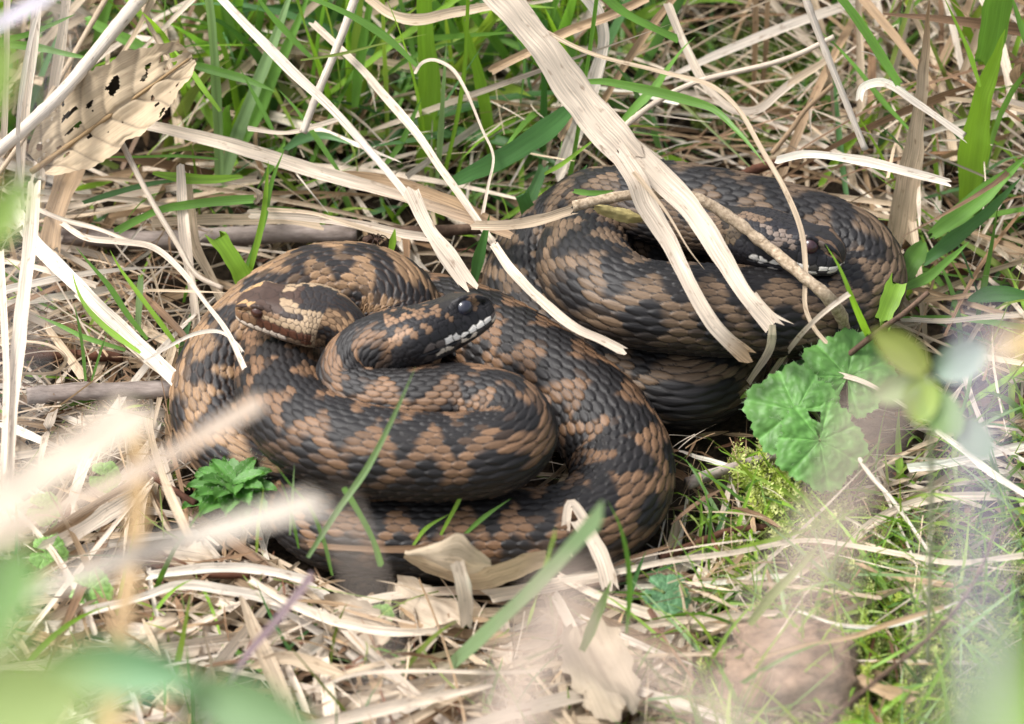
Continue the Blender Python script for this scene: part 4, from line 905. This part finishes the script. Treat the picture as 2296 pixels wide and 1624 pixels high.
near('blurred tan straw end pointing at the tan adder', [(592, 896, .95), (480, 960, .95), (340, 1040, .94), (150, 1130, .93), (-150, 1290, .92)], 48, 'straw', tail=(-800, 2300), tint=(.55, .44, .34))
near('long blurred pale straw sweeping across the lower left', [(720, 1118, .86), (540, 1172, .86), (330, 1235, .86), (170, 1290, .86), (40, 1345, .85), (-200, 1500, .84)], 54, 'white', tail=(-700, 2400), tint=(.68, .60, .50))
near('upright blurred tan stem at the lower left', [(300, 940, .95), (308, 1080, .95), (300, 1220, .95), (268, 1440, .94), (240, 1700, .9)], 46, 'tan', tail=(200, 2500), tint=(.50, .34, .17))
near('blurred purple brown stem in the lower left foreground', [(700, 1290, 1.25), (625, 1385, 1.25), (560, 1460, 1.24), (520, 1520, 1.23), (440, 1700, 1.15)], 21, 'brown', tail=(380, 2300), tint=(.20, .14, .15))
near('thick cut grey green blade leaning in the foreground', [(1348, 1152, 1.20), (1225, 1285, 1.26), (1120, 1390, 1.32)], 64, 'mint', 'grass_blade', 'grass blade', 'larger green grass blades', 'straw', 7, .15, (1000, 1500), (.20, .30, .15))
near('bright cut blade standing before the curled dry leaf', [(1242, 1205, 1.28), (1222, 1268, 1.31), (1200, 1335, 1.345)], 46, 'bright', 'grass_blade', 'grass blade', 'larger green grass blades', 'straw', 5, .15, (1185, 1400), (.22, .36, .055))
near('blurred lilac straw crossing the top left corner', [(-60, 80, 1.12), (20, 40, 1.12), (80, 5, 1.12), (180, -60, 1.12)], 44, 'white', tint=(.48, .45, .50))
near('faint upright blurred stem before the lobed leaves', [(1960, 880, .46), (1900, 1050, .455), (1840, 1300, .45), (1790, 1700, .43)], 40, 'pale', tail=(1700, 6000), tint=(.50, .40, .33))
near('faint blurred stem leaning at the lower right centre', [(2010, 860, .50), (1890, 1080, .50), (1760, 1300, .49), (1640, 1700, .47)], 36, 'pale', tail=(1600, 6000), tint=(.50, .41, .34))
near('faint blurred lilac stem at the right', [(2205, 700, .52), (2195, 950, .51), (2200, 1250, .50), (2215, 1700, .48)], 36, 'pale', tail=(2220, 6000), tint=(.44, .41, .48))
near('second faint blurred stem at the right edge', [(2310, 760, .6), (2250, 830, .6), (2150, 1000, .58), (2090, 1700, .5)], 14, 'pale', tail=(2060, 6000), tint=(.45, .40, .36))
near('faint blurred stem below the curled dry leaf', [(1290, 1280, .54), (1200, 1440, .53), (1130, 1700, .50)], 100, 'pale', tail=(1050, 4000), tint=(.46, .37, .30))
near('faint pinkish blurred blade at the bottom centre', [(1180, 1380, .52), (1330, 1450, .52), (1500, 1520, .52), (1700, 1700, .5)], 55, 'pale', tail=(1900, 4000), tint=(.47, .37, .30))
near('faint blurred pale stem over the bottom coil', [(760, 1130, .60), (800, 1230, .59), (840, 1400, .58), (860, 1700, .55)], 16, 'pale', tail=(870, 4000), tint=(.45, .38, .32))
near('blurred ochre straw tip at the right edge', [(2230, 790, .80), (2290, 770, .80), (2400, 760, .79)], 70, 'tan', tail=(3300, 3800), tint=(.50, .36, .16))
near('wide blurred grey stem at the top left', [(150, -60, .62), (120, 100, .62), (95, 260, .61), (90, 330, .60), (40, 900, .55)], 13, 'pale', tail=(-500, 5000), tint=(.40, .38, .36))
def near_leaf(label, u, v, dist, wl, ww, ang, tint, name='green_leaf'):
    c = Q(u, v, dist); k = WID / PXW * dist / D
    ax = RGT * math.cos(ang) + UPV * math.sin(ang); ax = unit(ax - FWD * .3); sdv = unit(np.cross(ax, -FWD)); nr = np.cross(sdv, ax); L_ = wl * k
    root_ = thing(name + '_shoot', tuple(P(u, v + 2600, 0) if v > 1000 else P(u - 700, v + 3000, 0)), label, 'plant', 'leafy shoots close to the camera')
    sheet_leaf('leaf', c - ax * L_ * .5, ax, sdv, nr, L_, lambda A, B: ww / wl * .5 * np.sin(math.pi * np.clip(A * .96 + .02, 0, 1)) ** .6 * (1 + .05 * np.sin(A * 40) * (np.abs(B) > .85)), lambda A, B: .08 * np.abs(B) - .1 * A * A, M_LEAF,
               lambda A, B: np.array(tint) * (1 + .3 * np.exp(-(B / .1) ** 2) + .1 * N2(A, B, 7, u))[..., None], root_, na=26, nb=13)
    e = np.array(root_.location); m_ = (c - ax * L_ * .5) * .6 + e * .4 + np.array([0, 0, .03])
    cs_, _ = resample(spline(np.array([c - ax * L_ * .45, m_, e]), n=12), 24); tube_obj('stalk', cs_, np.full(24, .0011), M_LEAF, (.16, .24, .07), root_, 6)
near_leaf('huge blurred yellow green leaf in the bottom left corner', 30, 1580, .47, 440, 290, .2, (.27, .35, .12))
near_leaf('blurred green leaf at the lower left edge', 0, 1330, .66, 260, 170, 1.0, (.22, .38, .12))
near_leaf('blurred blue green leaf along the bottom left', 270, 1500, .78, 340, 130, -.1, (.18, .34, .17))
near_leaf('blurred pale green leaf at the bottom edge', 560, 1595, .78, 330, 150, -.35, (.20, .31, .15))
near_leaf('large blurred green leaf in the bottom right corner', 2290, 1570, .50, 420, 300, .8, (.26, .42, .08))
near_leaf('blurred olive leaf at the top left edge', -20, 170, .80, 200, 110, 1.3, (.24, .34, .08))
near_leaf('blurred lime leaf at the left edge under the dead leaf', 10, 475, .80, 190, 90, 1.0, (.26, .38, .09))
# blurred seedling with round leaves at the right
sd_root = thing('round_leaved_seedling', tuple(P(2080, 1500, 0)), 'blurred seedling with rounded lime and blue green leaves at the right', 'plant')
hub = Q(2085, 850, 1.12)
for (u, v, wl, ww, ang, tint) in [(2020, 788, 150, 78, 2.5, (.30, .34, .09)), (2066, 895, 110, 80, -1.8, (.28, .37, .08)), (2155, 808, 130, 90, .5, (.26, .34, .27)), (2010, 872, 110, 66, 3.4, (.30, .38, .18)), (2110, 925, 120, 84, -1.0, (.23, .35, .13)), (2185, 985, 110, 80, -.9, (.22, .31, .21))]:
    c = Q(u, v, 1.12); k = WID / PXW * 1.12 / D; ax = unit(RGT * math.cos(ang) + UPV * math.sin(ang) - FWD * .25); sdv = unit(np.cross(ax, -FWD)); nr = np.cross(sdv, ax); L_ = wl * k
    sheet_leaf('leaf', c - ax * L_ * .5, ax, sdv, nr, L_, lambda A, B: ww / wl * .5 * np.sqrt(np.clip(np.sin(math.pi * np.clip(A * .97 + .015, 0, 1)), 0, 1)), lambda A, B: .10 * B * B - .12 * A * A, M_LEAF,
               lambda A, B: np.array(tint) * (1 + .2 * np.exp(-(B / .1) ** 2))[..., None], sd_root, na=20, nb=11)
cs_, _ = resample(spline(np.array([hub, hub * .5 + P(2080, 1500, 0) * .5 + np.array([0, 0, .01]), P(2080, 1500, 0)]), n=12), 20)
tube_obj('stalk', cs_, np.full(20, .0007), M_LEAF, (.42, .46, .34), sd_root, 6)

# ------------------------------------------------------------------ scattered straw, grass, fibres, moss
SETP = np.vstack(SET); SETP = SETP[(SETP[:, 1] < 1700)]
class Heap:
    def __init__(s): s.V, s.F, s.C, s.U, s.n = [], [], [], [], 0
    def add(s, V, F, C, U): s.V.append(V); s.F.append(F + s.n); s.C.append(C); s.U.append(U); s.n += len(V)
    def build(s, name, mat, label, kind='stuff'):
        o = mesh_obj(name, np.vstack(s.V), np.vstack(s.F), mat, np.vstack(s.C).clip(0, .85), np.vstack(s.U)); o['kind'] = kind; o['label'] = label; return o
KEEP = [(1785, 922, 100), (1900, 846, 100), (1838, 995, 95), (2085, 860, 60), (255, 255, 120), (842, 540, 30)]
def hits_snake(c, pad=1.0, over=False):
    """does this blade run into a snake, or stand between a snake and the viewpoint?"""
    q = c[::2]
    d = np.linalg.norm(q[:, None, :] - SN[None, :, :3], axis=2)
    if (d < SN[None, :, 3] * 1.08).any(): return True
    if over: return False
    u, v, dep = proj(q)
    if any((np.hypot(u - a, v - b) < k).any() for a, b, k in KEEP): return True
    return bool(((np.hypot(u[:, None] - SU, v[:, None] - SVV) < SRP * pad) & (dep[:, None] < SD - .002)).any())
def curve_blade(r, p0, L, az, el, sag, bend, n=8):
    t = np.linspace(0, 1, n)[:, None]
    d = np.array([math.cos(az) * math.cos(el), math.sin(az) * math.cos(el), math.sin(el)]); sdw = np.array([-math.sin(az), math.cos(az), 0])
    c = p0 + d * L * t + np.array([0, 0, -1.0]) * (sag * L * t ** 2) + sdw * (bend * L * t ** 2)
    c[:, 2] = np.maximum(c[:, 2], .0008 + .002 * np.abs(np.sin(c[:, 0] * 300))); return c
MARKS = [('the dead leaf', 255, 250), ('the tan adder', 760, 580), ('the long pinkish straw', 740, 240), ('the widest bright blade', 952, 160), ('the reed leaf', 1290, 200), ('the dark gap', 1700, 90),
         ('the back right adder', 1650, 400), ('the broad dead leaf', 2062, 240), ('the tall bright blade', 2205, 260), ('the thick pale straw', 150, 190), ('the cut straw stem', 1890, 190), ('the grey stick', 230, 860)]
USED = set()
def auto_label(c, w, tint, kind):
    u, v, _ = proj(c); mu, mv = u.mean(), v.mean(); du, dv = u[-1] - u[0], v[-1] - v[0]
    if dv > 0: du, dv = -du, -dv
    lean = 'lying level' if abs(dv) < abs(du) * .35 else 'standing upright' if abs(du) < abs(dv) * .3 else ('leaning right' if du > 0 else 'leaning left')
    wd = 'broad' if w > .0016 else 'narrow' if w < .0008 else 'medium wide'
    if kind == 'straw': cn = {'white': 'whitish', 'pale': 'pale cream', 'straw': 'straw coloured', 'tan': 'tan', 'brown': 'brown'}[tint]
    else: cn = {'bright': 'bright green', 'dark': 'dark green', 'blue': 'blue green', 'olive': 'olive green'}.get(tint, 'mid green')
    lab = None
    for m in sorted(MARKS, key=lambda k: math.hypot(k[1] - mu, k[2] - mv)):
        a, b = mu - m[1], mv - m[2]
        rel = ('right of' if a > 0 else 'left of') if abs(a) > abs(b) else ('below' if b > 0 else 'above')
        lab = '%s %s %s %s %s %s' % (wd, cn, kind, lean, rel, m[0])
        if lab not in USED: break
    USED.add(lab); return lab
singles = []
def scatter(heap, count, reg, zr, Lr, Wr, elr, sagr, tints, seed, shape0, n=8, cols=3, pad=1.0, keep_single=0, single=None, over=False, green=False, azr=(0, 6.283)):
    r = np.random.default_rng(seed); made = 0; tries = 0
    while made < count and tries < count * 7:
        tries += 1
        u, v = r.uniform(reg[0], reg[1]), r.uniform(reg[2], reg[3])
        p0 = P(u, v, 0); p0[2] = r.uniform(*zr) * .001
        L = r.uniform(*Lr) * .001; w = r.uniform(*Wr) * .0005
        if single and made < keep_single: u, v = r.uniform(max(0, reg[0]), min(2296, reg[1])), r.uniform(60, reg[3]); p0[:2] = P(u, v, 0)[:2]
        c = curve_blade(r, p0, L, r.uniform(*azr), r.uniform(*elr), r.uniform(*sagr), r.normal() * .16, n)
        if hits_snake(c, pad, over): continue
        if seed in (21, 22, 23, 24, 31, 32, 33, 34):
            uu, vv, dd = proj(c)
            if (np.hypot((uu - 1640) / 1.25, vv - 40) < 165).any() and r.random() < (.9 if seed < 30 else .8): continue
        if not over and seed < 50 and r.random() < .93:
            uu, vv, dd = proj(c)
            if ((np.hypot(uu[:, None] - SETP[:, 0], vv[:, None] - SETP[:, 1]) < SETP[:, 3] * .7 + 5) & (dd[:, None] < SETP[:, 2])).any(): continue
        face = unit(np.array([r.normal() * .5, -.6 + r.normal() * .4, .7 + r.normal() * .3]))
        shape = shape0 if shape0 != 'strip' else ['strip', 'straw', 'blade', 'lens', 'spike', 'blade'][r.integers(6)]
        V, F, U = ribbon(c, np.maximum(w * width_prof(n, shape), .00006), r.uniform(.1, .5), cols, r.normal() * .8, face)
        tn = tints[r.integers(len(tints))]; tc = np.array(TINT[tn]) * r.uniform(.72, 1.12)
        C = tc[None, :] * (1 + .12 * np.sin(np.linspace(0, 6, n) + r.uniform(0, 6))).repeat(cols)[:, None]
        if single and made < keep_single:
            o = mesh_obj(single[0], V, F, M_GRASS if green else M_STRAW, C.clip(0, .85), U, None, c[np.argmin(c[:, 2])]); tag(o, auto_label(c, w, tn, single[2]), single[2], single[3])
        else: heap.add(V, F, C, U)
        made += 1
H_S, H_G, H_F, H_M = Heap(), Heap(), Heap(), Heap()
ST = ['pale', 'straw', 'straw', 'tan', 'white', 'pale', 'brown']
GR = ['green', 'green', 'bright', 'bright', 'dark', 'blue', 'lime', 'green', 'olive']
sgl = lambda lab: ('straw', lab, 'straw', 'straws of the dry tangle')
sgg = lambda lab: ('grass_blade', lab, 'grass blade', 'blades of the standing grass')
# background tangle, left / middle / right
scatter(H_S, 520, (-300, 760, -380, 500), (0, 45), (60, 190), (1.0, 4.6), (-.1, .8), (0, .35), ST, 21, 'strip', keep_single=40, single=sgl('pale dry straw in the tangle at the upper left'))
scatter(H_S, 330, (700, 1420, -380, 430), (0, 35), (50, 170), (.8, 3.6), (-.1, .8), (0, .35), ST, 22, 'strip', keep_single=25, single=sgl('dry straw behind the green blades at the top centre'))
scatter(H_S, 520, (1860, 2650, -380, 560), (0, 60), (60, 200), (1.0, 4.6), (-.1, .9), (0, .4), ST, 23, 'strip', keep_single=45, single=sgl('pale dry straw in the dense tangle at the upper right'))
scatter(H_S, 40, (1450, 1850, -300, 330), (0, 20), (50, 150), (.8, 2.6), (.2, 1.3), (0, .2), ['tan', 'brown', 'straw'], 24, 'strip')
scatter(H_G, 320, (-300, 700, -380, 470), (0, 20), (50, 160), (1.2, 4.8), (.5, 1.35), (0, .4), GR, 31, 'blade', keep_single=25, green=True, single=sgg('green grass blade standing among the straws at the upper left'))
scatter(H_G, 760, (480, 1520, -380, 440), (0, 20), (50, 160), (1.2, 6.5), (.5, 1.4), (0, .45), GR, 32, 'blade', keep_single=40, green=True, single=sgg('green grass blade in the thick grass at the top centre'))
scatter(H_G, 230, (1750, 2650, -380, 560), (0, 20), (40, 150), (1.0, 3.8), (.5, 1.4), (0, .45), GR, 33, 'blade', keep_single=22, green=True, single=sgg('green grass blade between the straws at the upper right'))
scatter(H_G, 70, (1450, 1850, -200, 380), (0, 8), (25, 70), (.8, 2.6), (.5, 1.3), (0, .45), ['dark', 'green'], 34, 'blade')
scatter(H_S, 420, (-300, 1500, -350, 515), (0, 25), (40, 150), (.5, 1.6), (-.1, .6), (0, .35), ST, 25, 'strip')
scatter(H_S, 260, (1820, 2650, -350, 560), (0, 35), (40, 150), (.5, 1.6), (-.1, .7), (0, .35), ST, 26, 'strip')
scatter(H_G, 110, (380, 1250, 380, 530), (0, 6), (15, 55), (.7, 2.6), (.3, 1.2), (0, .5), GR, 35, 'blade')
# beside the snakes
scatter(H_S, 150, (-350, 420, 500, 1010), (0, 20), (40, 140), (.8, 4.0), (-.05, .6), (0, .35), ST, 41, 'strip')
scatter(H_G, 60, (-300, 430, 520, 980), (0, 8), (30, 80), (.8, 2.4), (.3, 1.2), (0, .4), GR, 42, 'blade')
scatter(H_S, 150, (2000, 2700, 540, 1080), (0, 20), (40, 130), (.8, 3.4), (-.05, .4), (0, .3), ST, 43, 'strip')
scatter(H_G, 170, (1980, 2700, 540, 1150), (0, 8), (25, 90), (.8, 3.0), (.2, 1.2), (0, .45), GR, 44, 'blade')
scatter(H_S, 150, (380, 2000, 480, 1250), (0, 5), (20, 90), (.8, 3.4), (-.05, .25), (0, .2), ST, 45, 'strip', over=True)
# front litter
scatter(H_S, 480, (-300, 1620, 1240, 2050), (0, 10), (25, 130), (1.2, 6.5), (-.05, .18), (0, .15), ['pale', 'white', 'straw', 'pale', 'straw', 'tan'], 51, 'strip')
scatter(H_S, 130, (-300, 700, 980, 1300), (0, 8), (25, 100), (.9, 5.0), (-.05, .2), (0, .15), ['pale', 'white', 'straw', 'tan', 'brown'], 52, 'strip')
scatter(H_G, 170, (-300, 1650, 1260, 2000), (0, 4), (15, 60), (.7, 2.2), (.3, 1.3), (0, .5), GR, 53, 'blade')
scatter(H_G, 1100, (1560, 2700, 1080, 2050), (0, 4), (15, 65), (.5, 1.8), (.2, 1.3), (0, .6), ['green', 'bright', 'bright', 'lime', 'mint'], 54, 'blade')
scatter(H_S, 70, (1500, 2700, 1000, 1900), (0, 10), (25, 110), (.6, 2.6), (-.05, .2), (0, .15), ['pale', 'white', 'straw'], 55, 'strip')
# hair-fine dead fibres and dark crumbs everywhere
scatter(H_F, 1500, (-300, 2650, -350, 520), (0, 45), (15, 60), (.25, .8), (-.3, .9), (0, .6), ST, 61, 'strip', n=7, cols=2)
scatter(H_F, 1300, (-300, 2650, 900, 2000), (0, 14), (10, 50), (.2, .7), (-.1, .5), (0, .5), ['pale', 'straw', 'tan', 'olive'], 62, 'strip', n=7, cols=2)
scatter(H_F, 700, (-350, 450, 460, 1050), (0, 14), (10, 60), (.3, 1.0), (-.1, .6), (0, .5), ['pale', 'straw', 'tan', 'brown'], 64, 'strip', n=7, cols=2)
scatter(H_F, 500, (-300, 2000, 1230, 1900), (4, 14), (4, 30), (.6, 2.4), (-.1, .3), (0, .2), ['brown', 'tan', 'red', 'tan', 'straw'], 65, 'lens', n=5, cols=2)
scatter(H_F, 2600, (-300, 2650, -350, 2000), (0, 3), (4, 16), (.8, 3.0), (-.1, .3), (0, .2), ['brown', 'red', 'tan', 'brown'], 63, 'lens', n=4, cols=2, over=True)
# moss: shoots of small pointed leaves
def moss(count, reg, seed, tints, hr, zz=0):
    r = np.random.default_rng(seed)
    for i in range(count):
        u, v = r.uniform(reg[0], reg[1]), r.uniform(reg[2], reg[3])
        if ((u - (reg[0] + reg[1]) / 2) / (reg[1] - reg[0]) * 2) ** 2 + ((v - (reg[2] + reg[3]) / 2) / (reg[3] - reg[2]) * 2) ** 2 > r.uniform(.6, 1.1): continue
        p0 = P(u, v, zz); p0[2] = zz * .001
        if (np.linalg.norm(p0[:2] - SN[:, :2], axis=1) < SN[:, 3] * .9).any() and v > 500: continue
        ht = r.uniform(*hr) * .001; lean = unit(np.array([r.normal() * .7, r.normal() * .7 - .2, 1.0])); tc = np.array(tints[r.integers(len(tints))]) * r.uniform(.7, 1.2)
        nl = 22; k = np.arange(nl); tt = (k + .5) / nl
        base = p0 + lean * (ht * tt)[:, None]; an = k * 2.4 + r.uniform(0, 6); e1 = unit(np.cross(lean, np.array([.3, .9, .1]))); e2 = np.cross(lean, e1)
        rad = e1 * np.cos(an)[:, None] + e2 * np.sin(an)[:, None]; ll = ht * .30 * (1.15 - .8 * tt)
        tip = base + (rad * .85 + lean * .55) * ll[:, None]; sw = np.cross(rad, lean) * (ll * .22)[:, None]; md = base + (rad * .45 + lean * .12) * ll[:, None]
        V = np.stack([base, md - sw, tip, md + sw], 1).reshape(-1, 3); F = np.arange(nl * 4).reshape(nl, 4)
        H_M.add(V, F, np.repeat(tc * (.8 + .5 * tt)[:, None], 4, 0), np.zeros((nl * 4, 2)))
LM = [(.34, .40, .07), (.42, .46, .14), (.26, .34, .05), (.50, .52, .22)]
DM = [(.11, .17, .03), (.16, .22, .035), (.09, .13, .03)]
moss(170, (1630, 1800, 1015, 1140), 71, LM, (6, 12), 3); moss(170, (1690, 1900, 1105, 1240), 80, LM, (6, 13), 2); moss(130, (1560, 1990, 1060, 1300), 81, LM + DM, (4, 9), 1); moss(90, (1600, 1720, 1255, 1345), 72, LM, (4, 8), 2); moss(3000, (1560, 2600, 1260, 2000), 73, LM + DM, (6, 12), 3)
moss(700, (1820, 2400, 1150, 1380), 74, LM + DM, (4, 9)); moss(420, (1530, 1870, 60, 350), 75, DM + [(.13, .19, .04)], (8, 20)); moss(120, (100, 420, 880, 1010), 76, LM + DM, (3, 7)); moss(60, (250, 420, 1040, 1120), 77, DM + LM, (3, 7))
moss(160, (-200, 900, 1300, 1620), 78, LM + DM, (3, 8)); moss(100, (1480, 1620, 1500, 1640), 79, DM, (6, 12), 2)
H_S.build('straw_litter', M_STRAW, 'loose dry straw and dead grass lying all over the ground'); H_G.build('grass', M_GRASS, 'fine green grass growing through the straw')
H_F.build('plant_fibres', M_STRAW, 'hair-fine dead fibres and crumbs in the litter'); H_M.build('moss', M_LEAF, 'yellow green moss shoots in the litter')
